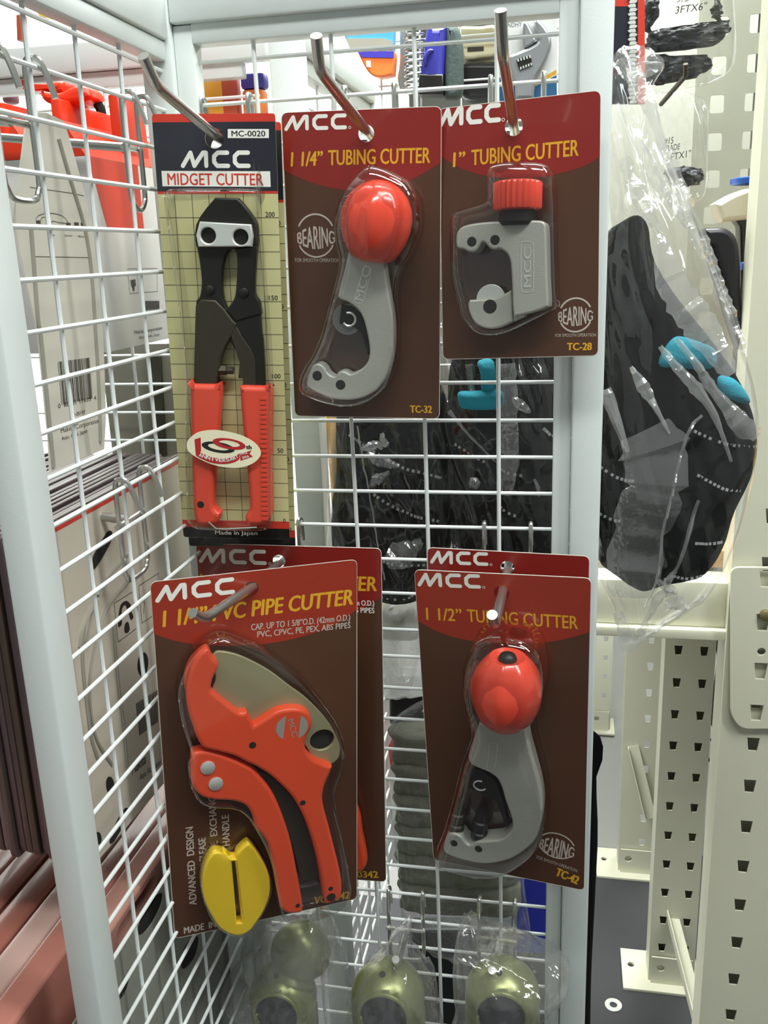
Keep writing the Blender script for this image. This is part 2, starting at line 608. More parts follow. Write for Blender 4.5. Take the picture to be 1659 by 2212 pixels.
def text_geom(fr, s, A, B, cap, h, shear=0.0, weight=0.0, warp=None):
    """lettering from A to B (baseline ends, frame coordinates) with capital height cap"""
    cu = bpy.data.curves.new('tmp', 'FONT')
    cu.body = s
    cu.size = 1.0
    cu.shear = shear
    cu.resolution_u = 3
    V, F = curve_eval(cu)
    cu = bpy.data.curves.new('tmp', 'FONT')
    cu.body = 'H'
    VH, _ = curve_eval(cu)
    caph = max(v.y for v in VH)
    x0 = min(v.x for v in V); x1 = max(v.x for v in V)
    A = Vector(A); B = Vector(B)
    e = (B-A)
    u = e.normalized()
    w = Vector((-u.y, u.x))
    gs = []
    shifts = [(0, 0)] if weight <= 0 else [(-1, 0), (1, 0), (0, -.5), (0, .5)]
    for k, (sx, sy) in enumerate(shifts):
        out = []
        for v in V:
            t = (v.x-x0)/(x1-x0)
            y = v.y/caph
            if warp:
                y = .5+(y-.5)*(1+warp*(1-(2*t-1)**2))
            q = A+e*t+w*(y*cap) + u*(sx*weight*cap*1.6) + w*(sy*weight*cap*1.6)
            out.append(fr.p(q.x, q.y, h+.004*k))
        gs.append((out, F))
    return join(*gs)

def txt(fr, s, z, p0, p1, cap, h=.12, shear=0.0, weight=0.0, warp=None):
    """same, with the baseline ends and the capital height read off an enlarged crop z=(x0,y0,scale)"""
    a, b = zz([p0, p1], *z)
    A = fr.loc(*a, h); B = fr.loc(*b, h)
    up = math.dist(A, fr.loc(a[0]+(p1[1]-p0[1])/max(1e-6, math.dist(p0, p1)), a[1]-(p1[0]-p0[0])/max(1e-6, math.dist(p0, p1)), h))
    return text_geom(fr, s, A, B, cap/z[2]*up, h, shear, weight, warp)

def stroke(fr, pts, w, h, n=10):
    """round ended line drawn on a card"""
    gs = []
    P = [Vector(p) for p in pts]
    for i in range(len(P)-1):
        d = (P[i+1]-P[i]).normalized()
        m = Vector((-d.y, d.x))*(w/2)
        gs.append(([fr.p(q.x, q.y, h+.015+.012*(i % 2)) for q in (P[i]-m, P[i+1]-m, P[i+1]+m, P[i]+m)], [(0, 1, 2, 3)]))
    for i, q in enumerate(P):
        gs.append(([fr.p(*c, h+.006*(i % 2)) for c in circle(q.x, q.y, w/2, n=max(n, 8))], [tuple(range(max(n, 8)))]))
    return join(*gs)

MCC_STROKES = [[(.035, .12), (.155, .86), (.20, .12), (.335, .86), (.375, .86), (.372, .12)],
               [(.68, .86), (.545, .86), (.49, .66), (.487, .34), (.53, .12), (.685, .12)],
               [(.975, .86), (.838, .86), (.785, .66), (.783, .32), (.83, .12), (.978, .12)]]
def mcc(fr, z, p0, p1, cap, h=.14, w=.25, reg=False):
    a, b = zz([p0, p1], *z)
    A = Vector(fr.loc(*a)); B = Vector(fr.loc(*b))
    e = B-A
    u = e.normalized()
    m = Vector((-u.y, u.x))
    ch = cap/z[2]*math.dist(A, fr.loc(a[0], a[1]-1))
    gs = []
    for S in MCC_STROKES:
        gs.append(stroke(fr, [A+e*x+m*(ch*y) for x, y in S], ch*w, h))
    if reg:
        q = A+e*1.05+m*(ch*.1)
        gs.append(flat(fr, [circle(q.x, q.y, ch*.09), circle(q.x, q.y, ch*.06)], h))
    return join(*gs)

def bearing(fr, z, c, rx, ry, p0, p1, capmid, h=.12, rot=0.0, warp=1.6):
    """the round BEARING emblem: two arcs and lettering that swells in the middle"""
    cc = zz([c], *z)[0]
    C0 = Vector(fr.loc(*cc))
    k = math.dist(C0, fr.loc(cc[0]+1, cc[1]))/z[2]
    gs = []
    for a0, a1 in ((28, 152), (208, 332)):
        pts = []
        for i in range(17):
            t = math.radians(a0+(a1-a0)*i/16)
            x, y = rx*k*math.cos(t), ry*k*math.sin(t)
            pts.append(C0+Vector((x*math.cos(rot)-y*math.sin(rot), x*math.sin(rot)+y*math.cos(rot))))
        gs.append(stroke(fr, pts, 1.0, h, 6))
    base = capmid/(1+warp)
    gs.append(txt(fr, 'BEARING', z, p0, p1, base, h, warp=warp, weight=0.018))
    return join(*gs)

def card_body(t, fr, corners, r, hole=None, hole_r=4.2, mat=M_BROWN, th=.5):
    loops = [round_rect(fr.locs(corners), r)]
    if hole:
        c = fr.loc(*hole)
        loops.append(circle(c[0], c[1], hole_r, n=28))
    o = t.part('card', prism(fr, loops, -th, 0), mat)
    rim = []
    L = loops[0]
    t.part('card_edge', tube([fr.p(*L[i % len(L)], -th/2) for i in range(len(L)+1)], .32, 6), M_CARDEDGE, parent=o, label='pale cut edge of the card')
    return o

def clip_poly(card_loop, pts):
    return pts

def arc_red(fr, corners, r, curve, hole=None, hole_r=4.2, h=.06):
    """upper printed field: the card's top edge down to a sagging curve; curve points run left to right (pixels)"""
    tl, tr, br, bl = fr.locs(corners)
    cv = fr.locs(curve)
    P = smooth_path([Vector(q) for q in cv], 6)
    # ends put on the card's own side edges
    def edge(a, b, y):
        t = (y-a[1])/(b[1]-a[1])
        return Vector((a[0]+(b[0]-a[0])*t, y))
    P[0] = edge(tl, bl, P[0].y); P[-1] = edge(tr, br, P[-1].y)
    rr = round_rect([tl, tr, br, bl], r)
    top_left = rr[:6]; top_right = rr[6:12]
    loop = top_left+top_right+[(q.x, q.y) for q in P[::-1]]
    loops = [loop]
    if hole:
        c = fr.loc(*hole)
        loops.append(circle(c[0], c[1], hole_r, n=28))
    return flat(fr, loops, h)

def blister(t, fr, pts, z, depth, bev=5.0, name='blister', flange=3.0):
    L = smooth(fr.locs(zz(pts, *z), depth*.55), 5)
    V, F = prism(fr, [L], .3, depth, bev, 3)
    o = t.part(name, (V, F), M_BLISTER)
    return o

PACKS = 'tool packs hanging on the front wire panel'

# ---------------------------------------------------------------- midget cutter
C1 = (310, 230, 4.515)
C2 = (330, 700, 4.424)
def grid_lines(fr, cols, rows, ybot, h=.1):
    gs = []
    for a, b in cols:
        A = Vector(fr.loc(*a)); B = Vector(fr.loc(*b))
        gs.append(stroke(fr, [A, B], .28, h, 3))
    for a, b in rows:
        A = Vector(fr.loc(*a)); B = Vector(fr.loc(*b))
        gs.append(stroke(fr, [A, B], .28, h, 3))
    return join(*gs)

def lerp(a, b, t): return (a[0]+(b[0]-a[0])*t, a[1]+(b[1]-a[1])*t)

def band(fr, tl, tr, br, bl, t0, t1, h, m=0.0):
    """strip across a card between two fractions of its height"""
    a = [fr.loc(*lerp(tl, bl, t0)), fr.loc(*lerp(tr, br, t0)), fr.loc(*lerp(tr, br, t1)), fr.loc(*lerp(tl, bl, t1))]
    return flat(fr, [a], h)

def midget_card(t, fr, shift, full=True):
    dx, dy = shift
    cr = [(x+dx, y+dy) for x, y in ((327.7, 246.6), (594.2, 244.4), (626, 1164.5), (396.7, 1160))]
    hole = (463+dx, 299+dy)
    c = fr.loc(*hole)
    loops = [round_rect(fr.locs(cr), 2.0), circle(c[0], c[1], 5.6, n=28)]
    o = t.part('card', prism(fr, loops, -.6, 0), M_CREAM)
    L = loops[0]
    t.part('card_edge', tube([fr.p(*L[i % len(L)], -.3) for i in range(len(L)+1)], .32, 6), M_SLEEVE, parent=o)
    tl, tr, br, bl = cr
    rr = round_rect(fr.locs(cr), 2.0)
    a, b = fr.loc(*lerp(tl, bl, .155)), fr.loc(*lerp(tr, br, .155))
    t.part('red_print', flat(fr, [rr[:12]+[fr.loc(*lerp(tr, br, .0195)), fr.loc(*lerp(tl, bl, .0195))]], .06), M_REDINK, parent=o)
    t.part('red_line', band(fr, tl, tr, br, bl, .183, .189, .07), M_REDINK, parent=o)
    t.part('red_line', band(fr, tl, tr, br, bl, .959, .976, .07), M_REDINK, parent=o)
    t.part('navy_print', flat(fr, [[fr.loc(*lerp(tl, bl, .0195)), fr.loc(*lerp(tr, br, .0195)), fr.loc(*lerp(tr, br, .183)), fr.loc(*lerp(tl, bl, .183))],
                                   circle(c[0], c[1], 5.6, n=28)], .06), M_NAVY, parent=o)
    q = rr[12:]
    t.part('black_print', flat(fr, [[fr.loc(*lerp(tl, bl, .976)), fr.loc(*lerp(tr, br, .976))]+rr[12:24]], .06), M_BLACKCARD, parent=o)
    T = .189; Bm = .959
    cols = []
    for k in (.139, .283, .424, .565, .712, .856):
        cols.append((lerp(lerp(tl, bl, T), lerp(tr, br, T), k), lerp(lerp(tl, bl, Bm), lerp(tr, br, Bm), k)))
    rows = []
    ys = [470.3, 506.9, 543.4, 580, 615.6, 650, 685.2, 720.5, 752.5, 786, 819, 851.5, 883.5, 915.5, 947, 978, 1008.5, 1039, 1069.5, 1098.5]
    for y in ys:
        k = (y-246.6)/(1160-246.6)
        rows.append((lerp(tl, bl, k), lerp(tr, br, k*1.002)))
    t.part('ruled_grid', grid_lines(fr, cols, rows, 0), M_BLACKINK, parent=o)
    def S(p): return (p[0]+dx*C1[2], p[1]+dy*C1[2])
    g = [txt(fr, '200', C1, S((1190, 1075)), S((1280, 1076)), 46, weight=0.007), txt(fr, '150', C1, S((1225, 1888)), S((1309, 1889)), 44, weight=0.007)]
    def S2(p): return (p[0]+dx*C2[2], p[1]+dy*C2[2])
    g += [txt(fr, '100', C2, S2((1143, 519)), S2((1222, 520)), 42, weight=0.007), txt(fr, '50', C2, S2((1193, 1229)), S2((1247, 1230)), 40, weight=0.007),
          txt(fr, '0', C2, S2((1246, 1898)), S2((1270, 1898)), 38, weight=0.007)]
    for q_ in g: t.part('scale_number', q_, M_BLACKINK, parent=o)
    if full:
        lab = lambda pts: fr.locs(zz(pts, *C1))
        t.part('white_labels', join(flat(fr, [lab([(822, 220), (1223, 220), (1223, 308), (822, 308)])], .1),
                                    flat(fr, [lab([(175, 628), (1235, 632), (1241, 785), (186, 778)])], .1)), M_WHITEINK, parent=o)
        t.part('model_number', txt(fr, 'MC-0020', C1, (860, 291), (1188, 291), 54, .16, weight=0.018), M_BLACKINK, parent=o)
        t.part('logo', mcc(fr, C1, (362, 600), (1042, 600), 172), M_WHITEINK, parent=o)
        t.part('title_lettering', txt(fr, 'MIDGET CUTTER', C1, (238, 765), (1168, 769), 112, .16, weight=0.011), M_REDINK, parent=o)
        t.part('small_print', txt(fr, 'Made in Japan', C2, (597, 2010), (1000, 2016), 36, .16, weight=0.009), M_WHITEINK, parent=o)
    return o

t = Thing('midget_cutter_pack', F_MID2.p(0, 0), 'second midget cutter card, mostly hidden behind the front one', 'tool pack', PACKS)
midget_card(t, F_MID2, (12.5, 19), False)
t = Thing('midget_cutter_pack', F_MID.p(0, 0), 'midget cutter with red grips on a cream gridded card with navy top', 'tool pack', PACKS)
mid = t
fr = F_MID
midget_card(t, fr, (0, 0))
def C1p(pts, h=0.0): return fr.locs(zz(pts, *C1), h)
def C2p(pts, h=0.0): return fr.locs(zz(pts, *C2), h)
H = 9.0
tool = t.part('cutter', prism(fr, [C1p([(695, 890), (915, 893), (960, 935), (1020, 1010), (1075, 1085), (1105, 1150), (1118, 1220), (1116, 1300), (1112, 1360), (800, 1400), (510, 1370), (500, 1300), (497, 1240), (510, 1150), (550, 1070), (610, 990), (660, 930)], H)], 2, H, 1.2),
              M_BLACKMETAL)
# jaws
t.part('jaw', prism(fr, [smooth(C1p([(508, 1340, 1), (800, 1370, 1), (845, 1385), (800, 1450), (770, 1560), (760, 1700), (770, 1850), (800, 1950), (830, 2010, 1), (700, 2100, 1), (505, 2010, 1), (510, 1895, 1), (545, 1850), (562, 1740), (558, 1640), (540, 1500)], H), 4)], 2.2, H-.6, 1.0), M_BLACKMETAL, parent=tool)
t.part('jaw', prism(fr, [smooth(C1p([(880, 1385, 1), (1110, 1350, 1), (1095, 1500), (1085, 1650), (1082, 1780), (1090, 1840), (1130, 1905, 1), (1148, 2030, 1), (900, 2100, 1), (800, 1990, 1), (850, 1930), (890, 1850), (905, 1700), (912, 1540), (905, 1440)], H), 4)], 2.2, H-.3, 1.0), M_BLACKMETAL, parent=tool)
t.part('arm', prism(fr, [C1p([(505, 1950), (560, 1880), (700, 1890), (790, 1980), (870, 2090)], H)+C2p([(800, 0), (770, 90), (720, 170), (690, 225), (650, 330), (640, 420), (620, 500), (600, 620), (390, 620), (394, 300)], H)], 3, H, 1.0), M_DARKMETAL, parent=tool)
t.part('arm', prism(fr, [C1p([(780, 2010), (900, 1960), (1130, 1905), (1150, 2212)], H-1)+C2p([(1052, 150), (1068, 400), (1076, 640), (870, 640), (860, 520), (815, 520), (830, 370), (790, 250), (735, 160), (740, 60)], H-1)], 2.4, H-1, 1.0), M_BLACKMETAL, parent=tool)
t.part('link_bar', prism(fr, [C2p([(740, 100), (800, 20), (850, 120), (930, 230), (975, 330), (990, 620), (870, 620), (860, 520), (815, 520), (830, 370), (790, 250)], H)], H-1.5, H-.2, .6), M_DARKMETAL, parent=tool)
pl = t.part('jaw_plate', prism(fr, [C1p([(545, 1122), (1048, 1150), (1068, 1262), (1056, 1368), (532, 1370), (510, 1255)], H+4), circle(*C1p([(628, 1258)], H+4)[0], 4.6), circle(*C1p([(945, 1273)], H+4)[0], 4.6)], H, H+4, .9), M_STEEL, parent=tool)
gs = [prism(fr, [circle(*C1p([q], H+2)[0], 4.5)], H-.5, H+1.4, .3) for q in ((628, 1258), (945, 1273))]
t.part('rivet', gs[0], M_BLACKMETAL, parent=tool)
t.part('rivet', gs[1], M_BLACKMETAL, parent=tool)
for q in ((645, 1790), (982, 1815)):
    c = C1p([q], H)[0]
    t.part('pivot_pin', lathe(fr.p(c[0], c[1], H-.4), fr.n, [(0, 3.0), (1.0, 2.8), (1.6, 1.6), (1.8, .1)], 20), M_BLACKMETAL, parent=tool)
t.part('stop_bolt', join(tube([fr.p(*C2p([(640, 440)], 6)[0], 6), fr.p(*C2p([(705, 440)], 6)[0], 6)], 3.4, 6), tube([fr.p(*C2p([(700, 440)], 6)[0], 6), fr.p(*C2p([(772, 444)], 6)[0], 6)], 2.4, 10)), M_DARKMETAL, parent=tool)
t.part('grip', prism(fr, [smooth(C2p([(352, 560), (365, 548, 1), (390, 578, 1), (600, 582, 1), (640, 560, 1), (648, 640), (640, 800), (628, 950), (612, 1150), (590, 1400), (578, 1600), (580, 1740), (610, 1790), (642, 1815, 1), (622, 1890), (570, 1925), (470, 1930), (410, 1895), (385, 1780), (375, 1500), (362, 1100), (355, 800)], 13), 5)], 1.5, 13, 3.0), M_GRIP, parent=tool)
t.part('grip', prism(fr, [smooth(C2p([(828, 600, 1), (868, 592, 1), (1072, 600, 1), (1120, 575, 1), (1132, 700), (1128, 1000), (1128, 1300), (1132, 1600), (1132, 1820), (1090, 1910), (1000, 1930), (885, 1925, 1), (878, 1850), (905, 1800), (922, 1750), (915, 1600), (897, 1400), (865, 1080), (842, 830)], 13), 5)], 1.5, 13, 3.0), M_GRIP, parent=tool)
gs = []
for k in range(26):
    y = 700+k*46
    x = 1070+(y-700)*.012
    a, b, c2, d2 = C2p([(x-42, y), (x+18, y), (x+18, y+24), (x-42, y+24)], 13)
    gs.append(prism(fr, [[a, b, c2, d2]], 12.6, 13.5))
t.part('grip_ribs', join(*gs), M_GRIP, parent=tool)
c = C2p([(458, 1725)], 13)[0]
t.part('grip_hole', prism(fr, [circle(*c, 2.3)], 12, 13.15), M_HOLE, parent=tool)
A = [C2p([q], 12)[0] for q in ((540, 1880), (612, 1945), (700, 1950), (1000, 1933))]
t.part('wire_clasp', tube([fr.p(a, b, 14) for a, b in A], .5, 6), M_CHROME, parent=tool)
# anniversary sticker on the blister
st = t.part('anniversary_sticker', prism(fr, [smooth(C2p([(325, 1160), (345, 1100), (430, 1035), (560, 1012), (700, 1025), (850, 1065), (970, 1130), (1028, 1205), (1022, 1270), (950, 1335), (830, 1372), (700, 1370), (560, 1338), (430, 1280), (345, 1220)], 16.2), 4)], 16.0, 16.25), material('cream_sticker', '#f2eccb', .3, vary=.02, coat=.3))
def S2(p, h=16.3): return [Vector(q) for q in C2p(p, h)]
def stk(pts, w, h): return stroke(fr, S2(pts, h), w, h)
ring = lambda cx, cy, rx, ry, rot: [q for q in circle(cx, cy, rx, ry, 40, rot)]
def ringg(cx, cy, rx, ry, wx, wy, rot, h):
    return flat(fr, [C2p(ring(cx, cy, rx, ry, rot), h), C2p(ring(cx+4, cy-3, rx-wx, ry-wy, rot), h)], h)
gs = [flat(fr, [C2p([(398, 1103), (458, 1083), (462, 1215), (440, 1240), (410, 1238)], 16.3)], 16.3),
      ringg(730, 1145, 160, 50, 60, 22, .17, 16.36)]
bnd = [(412, 1228), (470, 1262), (570, 1300), (690, 1310), (780, 1292), (830, 1262)]
up = [(x, y-27) for x, y in bnd]; dn = [(x, y+27) for x, y in bnd]
gs.append(flat(fr, [[tuple(q) for q in smooth_path(S2(up), 4)]+[tuple(q) for q in smooth_path(S2(dn), 4)][::-1]], 16.4))
gs.append(flat(fr, [C2p([(832, 1240), (945, 1207), (925, 1240), (958, 1266), (838, 1308)], 16.3)], 16.3))
t.part('red_print', join(*gs), material('sticker_red_ink', '#b8272a', .35, vary=.02), parent=st)
t.part('black_print', join(ringg(625, 1178, 160, 50, 58, 22, .17, 16.33), txt(fr, 'th', C2, (893, 1192), (942, 1196), 36, 16.36, weight=0.054)), M_BLACKINK, parent=st)
# ANNIVERSARY follows the banner letter by letter
gs = []
bp = smooth_path([Vector(q) for q in [(440, 1262), (520, 1292), (610, 1312), (690, 1317), (770, 1300), (822, 1274)]], 8)
wd = 'ANNIVERSARY'
for k, ch in enumerate(wd):
    i = (len(bp)-1)*k/len(wd); j = (len(bp)-1)*(k+.82)/len(wd)
    def bpp(v):
        a = int(v); f = v-a
        return bp[a]*(1-f)+bp[min(a+1, len(bp)-1)]*f
    if ch == 'I': i, j = i+(j-i)*.38, i+(j-i)*.62
    p, q = bpp(i), bpp(j)
    a_, b_ = zz([tuple(p), tuple(q)], *C2)
    gs.append(text_geom(fr, ch, fr.loc(*a_, 16.45), fr.loc(*b_, 16.45), 2.3, 16.46, weight=0.036))
gs.append(txt(fr, '1916', C2, (846, 1254), (905, 1238), 22, 16.4, weight=0.036))
gs.append(txt(fr, '2016', C2, (858, 1290), (920, 1272), 22, 16.4, weight=0.036))
t.part('white_lettering', join(*gs), M_WHITEINK, parent=st)
L = C1p([(232, 1000), (240, 860), (300, 806), (690, 803), (1075, 808), (1120, 860), (1125, 1000)], 9)+C2p([(1128, 300), (1136, 1000), (1142, 1800), (1125, 1920), (1040, 1955), (750, 1955), (450, 1940), (370, 1890), (345, 1800), (325, 1000), (325, 300)], 9)
t.part('blister', prism(fr, [smooth(L, 4)], .3, 15.7, 2.5, 3), M_BLISTER)

# ---------------------------------------------------------------- tubing cutters
def tapped_body(t, fr, outline, holes, z, h0, h1, hr, name='frame', bev=1.3, hole_ry=None, parent=None):
    L = smooth(fr.locs(zz(outline, *z), h1), 4)
    hs = []
    for q in holes:
        c = fr.loc(*zz([q], *z)[0], h1)
        hs.append(circle(c[0], c[1], hr))
    o = t.part(name, prism(fr, [L], h0, h1, bev, 3), M_ZINC, parent=parent)
    for q in holes:
        c = fr.loc(*zz([q], *z)[0], h1)
        t.part('roller_pin', prism(fr, [circle(c[0], c[1], hr)], h1-1, h1+.06), M_HOLE, parent=o)
    return o

def knob(t, fr, z, bottom, top, prof, h, parent, lobes=9, amp=.03, mat=M_KNOB):
    a = fr.loc(*zz([bottom], *z)[0], h); b = fr.loc(*zz([top], *z)[0], h)
    A = fr.p(*a, h); B = fr.p(*b, h)
    L = (B-A).length
    k = L
    f = lambda an, zc: 1+amp*math.cos(lobes*an)*min(1, 4*(zc/k)*(1-zc/k))
    return t.part('knob', lathe(A, B-A, [(x*k, r*k) for x, r in prof], 54, side=fr.n, mod=f), mat, parent=parent), A, B

EGG = [(0, .18), (.02, .24), (.06, .29), (.14, .345), (.25, .40), (.4, .44), (.55, .448), (.68, .425), (.8, .37), (.88, .30), (.94, .22), (.985, .12), (1.0, .02)]

ZA = (600, 200, 3.073)
CR32 = [(608, 244), (953, 230), (948.8, 904.5), (637.4, 898)]
fr = F_32
t = Thing('tubing_cutter_pack', fr.p(0, 0), 'brown card with the 1 1/4 inch tubing cutter, marked TC-32', 'tool pack', PACKS)
HC = (791, 288)
cd = card_body(t, fr, CR32, 4.0, HC, 4.8)
t.part('red_print', arc_red(fr, CR32, 4.0, zz([(40, 515), (150, 570), (300, 620), (470, 650), (640, 650), (800, 615), (950, 545), (1078, 468)], *ZA), HC, 4.8), M_CRIMSON, parent=cd)
t.part('logo', mcc(fr, ZA, (42, 256), (457, 243), 105, reg=True), M_WHITEINK, parent=cd)
t.part('title_lettering', join(txt(fr, '1 1/4\u201d', ZA, (88, 490), (300, 482), 92, shear=.15, weight=0.022), txt(fr, 'TUBING CUTTER', ZA, (338, 482), (1010, 466), 98, weight=0.014, shear=.04)), M_YELLOWINK, parent=cd)
t.part('bearing_emblem', bearing(fr, ZA, (253, 950), 125, 132, (132, 995), (380, 990), 150), M_GREYINK, parent=cd)
t.part('small_print', txt(fr, 'FOR SMOOTH OPERATION', ZA, (115, 1124), (410, 1126), 24), M_GREYINK, parent=cd)
t.part('model_number', txt(fr, 'TC-32', ZA, (880, 2124), (1022, 2126), 46, weight=0.036), M_YELLOWINK, parent=cd)
tool = tapped_body(t, fr, [(470, 1050, 1), (440, 1180), (400, 1335), (408, 1368), (470, 1395), (530, 1440), (565, 1500), (590, 1590), (607, 1690), (605, 1760), (580, 1810), (530, 1850), (480, 1868), (455, 1855), (430, 1848), (402, 1856), (385, 1878), (360, 1882), (330, 1860), (312, 1830), (285, 1805), (255, 1800), (230, 1815), (210, 1855), (195, 1900), (190, 1945), (215, 1970), (280, 2003), (350, 2030), (430, 2042), (500, 2040), (580, 2020), (660, 1970), (710, 1900), (745, 1810), (765, 1700), (768, 1560), (755, 1440), (735, 1330), (715, 1200), (700, 1110, 1)],
                   [(262, 1880), (417, 1940)], ZA, 2.5, 15, 3.1, name='cutter')
kn, A, B = knob(t, fr, ZA, (628, 1122), (690, 578), EGG, 16, tool, 9, .05)
c = fr.loc(*zz([(462, 1505)], *ZA)[0], 8)
t.part('cutting_wheel', prism(fr, [circle(*c, 9.6, n=36)], 7, 8, .3), clear_plastic('grey_wheel', '#b9b7ad', .15, .4, .3, milk=.25), parent=tool)
t.part('carriage', prism(fr, [fr.locs(zz([(425, 1405), (410, 1530), (520, 1562), (560, 1600), (600, 1740), (610, 1700), (590, 1560), (555, 1470), (500, 1420)], *ZA), 8)], 4, 8.8, .5), M_BLACKMETAL, parent=tool)
c = fr.loc(*zz([(474, 1505)], *ZA)[0], 9)
t.part('retaining_clip', tube([fr.p(c[0]+4.1*math.cos(math.radians(q)), c[1]+4.1*math.sin(math.radians(q)), 9.3) for q in range(-150, 111, 20)], .75, 6), M_STEEL, parent=tool)
L = smooth(fr.locs(zz([(572, 1168), (595, 1155), (614, 1165), (616, 1200), (570, 1370), (545, 1398), (515, 1392), (512, 1360)], *ZA), 15.2), 4)
t.part('cast_logo', join(stroke(fr, [Vector(q) for q in L]+[Vector(L[0])], .5, 15.15, 5), txt(fr, 'MCC', ZA, (560, 1385), (617, 1170), 52, 15.2)), M_STEEL, parent=tool)
blister(t, fr, [(600, 495), (680, 492), (800, 540), (890, 600), (945, 700), (960, 820), (945, 950), (880, 1100), (830, 1180), (800, 1300), (800, 1500), (800, 1700), (775, 1850), (720, 1960), (620, 2040), (480, 2075), (330, 2050), (180, 1985), (162, 1900), (200, 1800), (250, 1720), (300, 1600), (340, 1450), (380, 1300), (420, 1120), (395, 980), (392, 850), (430, 700), (510, 580)], ZA, 33, 9)

ZB = (930, 180, 3.567)
CR28 = [(947.5, 235.5), (1297.3, 195.4), (1291.7, 768.2), (957, 776)]
fr = F_28
t = Thing('tubing_cutter_pack', fr.p(0, 0), 'brown card with the small 1 inch tubing cutter, marked TC-28', 'tool pack', PACKS)
HC = (1110, 273)
cd = card_body(t, fr, CR28, 4.0, HC, 5.2)
t.part('red_print', arc_red(fr, CR28, 4.0, zz([(82, 560), (200, 640), (330, 690), (480, 722), (650, 735), (850, 722), (1050, 680), (1200, 630), (1306, 565)], *ZB), HC, 5.2), M_CRIMSON, parent=cd)
t.part('logo', mcc(fr, ZB, (64, 340), (536, 298), 148, reg=True), M_WHITEINK, parent=cd)
t.part('title_lettering', join(txt(fr, '1\u201d', ZB, (175, 645), (268, 635), 108, shear=.1, weight=0.022), txt(fr, 'TUBING CUTTER', ZB, (318, 632), (1138, 556), 116, weight=0.014, shear=.04)), M_YELLOWINK, parent=cd)
t.part('bearing_emblem', bearing(fr, ZB, (1117, 1785), 126, 128, (985, 1828), (1250, 1820), 150), M_GREYINK, parent=cd)
t.part('small_print', txt(fr, 'FOR SMOOTH OPERATION', ZB, (960, 1955), (1275, 1950), 24), M_GREYINK, parent=cd)
t.part('model_number', txt(fr, 'TC-28', ZB, (1053, 2056), (1240, 2054), 54, weight=0.036), M_YELLOWINK, parent=cd)
tool = tapped_body(t, fr, [(195, 1190), (205, 1145), (235, 1110), (300, 1085), (420, 1068), (560, 1060), (700, 1055), (835, 1056), (878, 1075), (890, 1130), (895, 1300), (900, 1500), (908, 1690), (890, 1728), (800, 1762), (640, 1800, 1), (630, 1700), (628, 1590), (620, 1450), (612, 1370), (590, 1315), (560, 1290), (530, 1275), (500, 1282), (462, 1275), (438, 1252), (420, 1228), (397, 1225), (378, 1255), (355, 1288), (320, 1302), (285, 1295), (255, 1278), (215, 1272), (197, 1250)],
                   [(318, 1220), (497, 1207)], ZB, 2.5, 17, 2.8, name='cutter')
def KNURL(an, zc): return 1+.035*math.cos(26*an)
a = fr.loc(*zz([(668, 985)], *ZB)[0], 12); b = fr.loc(*zz([(672, 755)], *ZB)[0], 12)
A = fr.p(*a, 12); B = fr.p(*b, 12)
k = (B-A).length
t.part('knob', lathe(A, B-A, [(0, .3*k), (.01*k, .7*k), (.06*k, .81*k), (.12*k, .835*k), (.9*k, .835*k), (.96*k, .81*k), (1.0*k, .74*k), (1.01*k, .1)], 156, side=fr.n, mod=lambda an, zc: KNURL(an, zc) if .05*k < zc < .97*k else 1.0), M_KNOB, parent=tool)
t.part('knob_collar', lathe(A-(B-A).normalized()*8, B-A, [(0, 9), (2, 10.5), (9, 10.5), (9.5, 8)], 28, side=fr.n), M_BLACKMETAL, parent=tool)
t.part('slide_arm', prism(fr, [smooth(fr.locs(zz([(300, 1668, 1), (430, 1660), (520, 1645), (580, 1615), (625, 1590, 1), (632, 1835, 1), (560, 1872), (480, 1892), (400, 1880), (335, 1838), (298, 1765), (288, 1700)], *ZB), 13), 4)], 3, 13, 1.2), M_ZINC, parent=tool)
t.part('slide_arm', prism(fr, [fr.locs(zz([(632, 1590), (720, 1580), (720, 1800), (636, 1838)], *ZB), 13)], 3, 12, .6), M_ZINC, parent=tool)
c = fr.loc(*zz([(465, 1665)], *ZB)[0], 9)
t.part('cutting_wheel', prism(fr, [circle(*c, 8.8, n=36)], 8, 9.2, .3), M_STEEL, parent=tool)
c = fr.loc(*zz([(458, 1720)], *ZB)[0], 13)
t.part('wheel_pin', prism(fr, [circle(*c, 4.1)], 12, 13.15, .2), M_HOLE, parent=tool)
L = smooth(fr.locs(zz([(700, 1240), (725, 1220), (765, 1222), (792, 1245), (795, 1420), (792, 1580), (768, 1608), (725, 1608), (700, 1585), (698, 1420)], *ZB), 17.2), 4)
t.part('cast_logo', join(stroke(fr, [Vector(q) for q in L]+[Vector(L[0])], .5, 17.15, 5), txt(fr, 'MCC', ZB, (775, 1570), (775, 1260), 55, 17.2, weight=0.018)), M_STEEL, parent=tool)
blister(t, fr, [(455, 690), (520, 632), (700, 618), (880, 630), (945, 690), (958, 850), (965, 1000), (970, 1300), (980, 1600), (985, 1700), (930, 1760), (760, 1850), (560, 1935), (380, 1930), (260, 1820), (230, 1700), (180, 1480), (170, 1250), (178, 1050), (240, 985), (420, 930), (452, 880)], ZB, 26, 6)

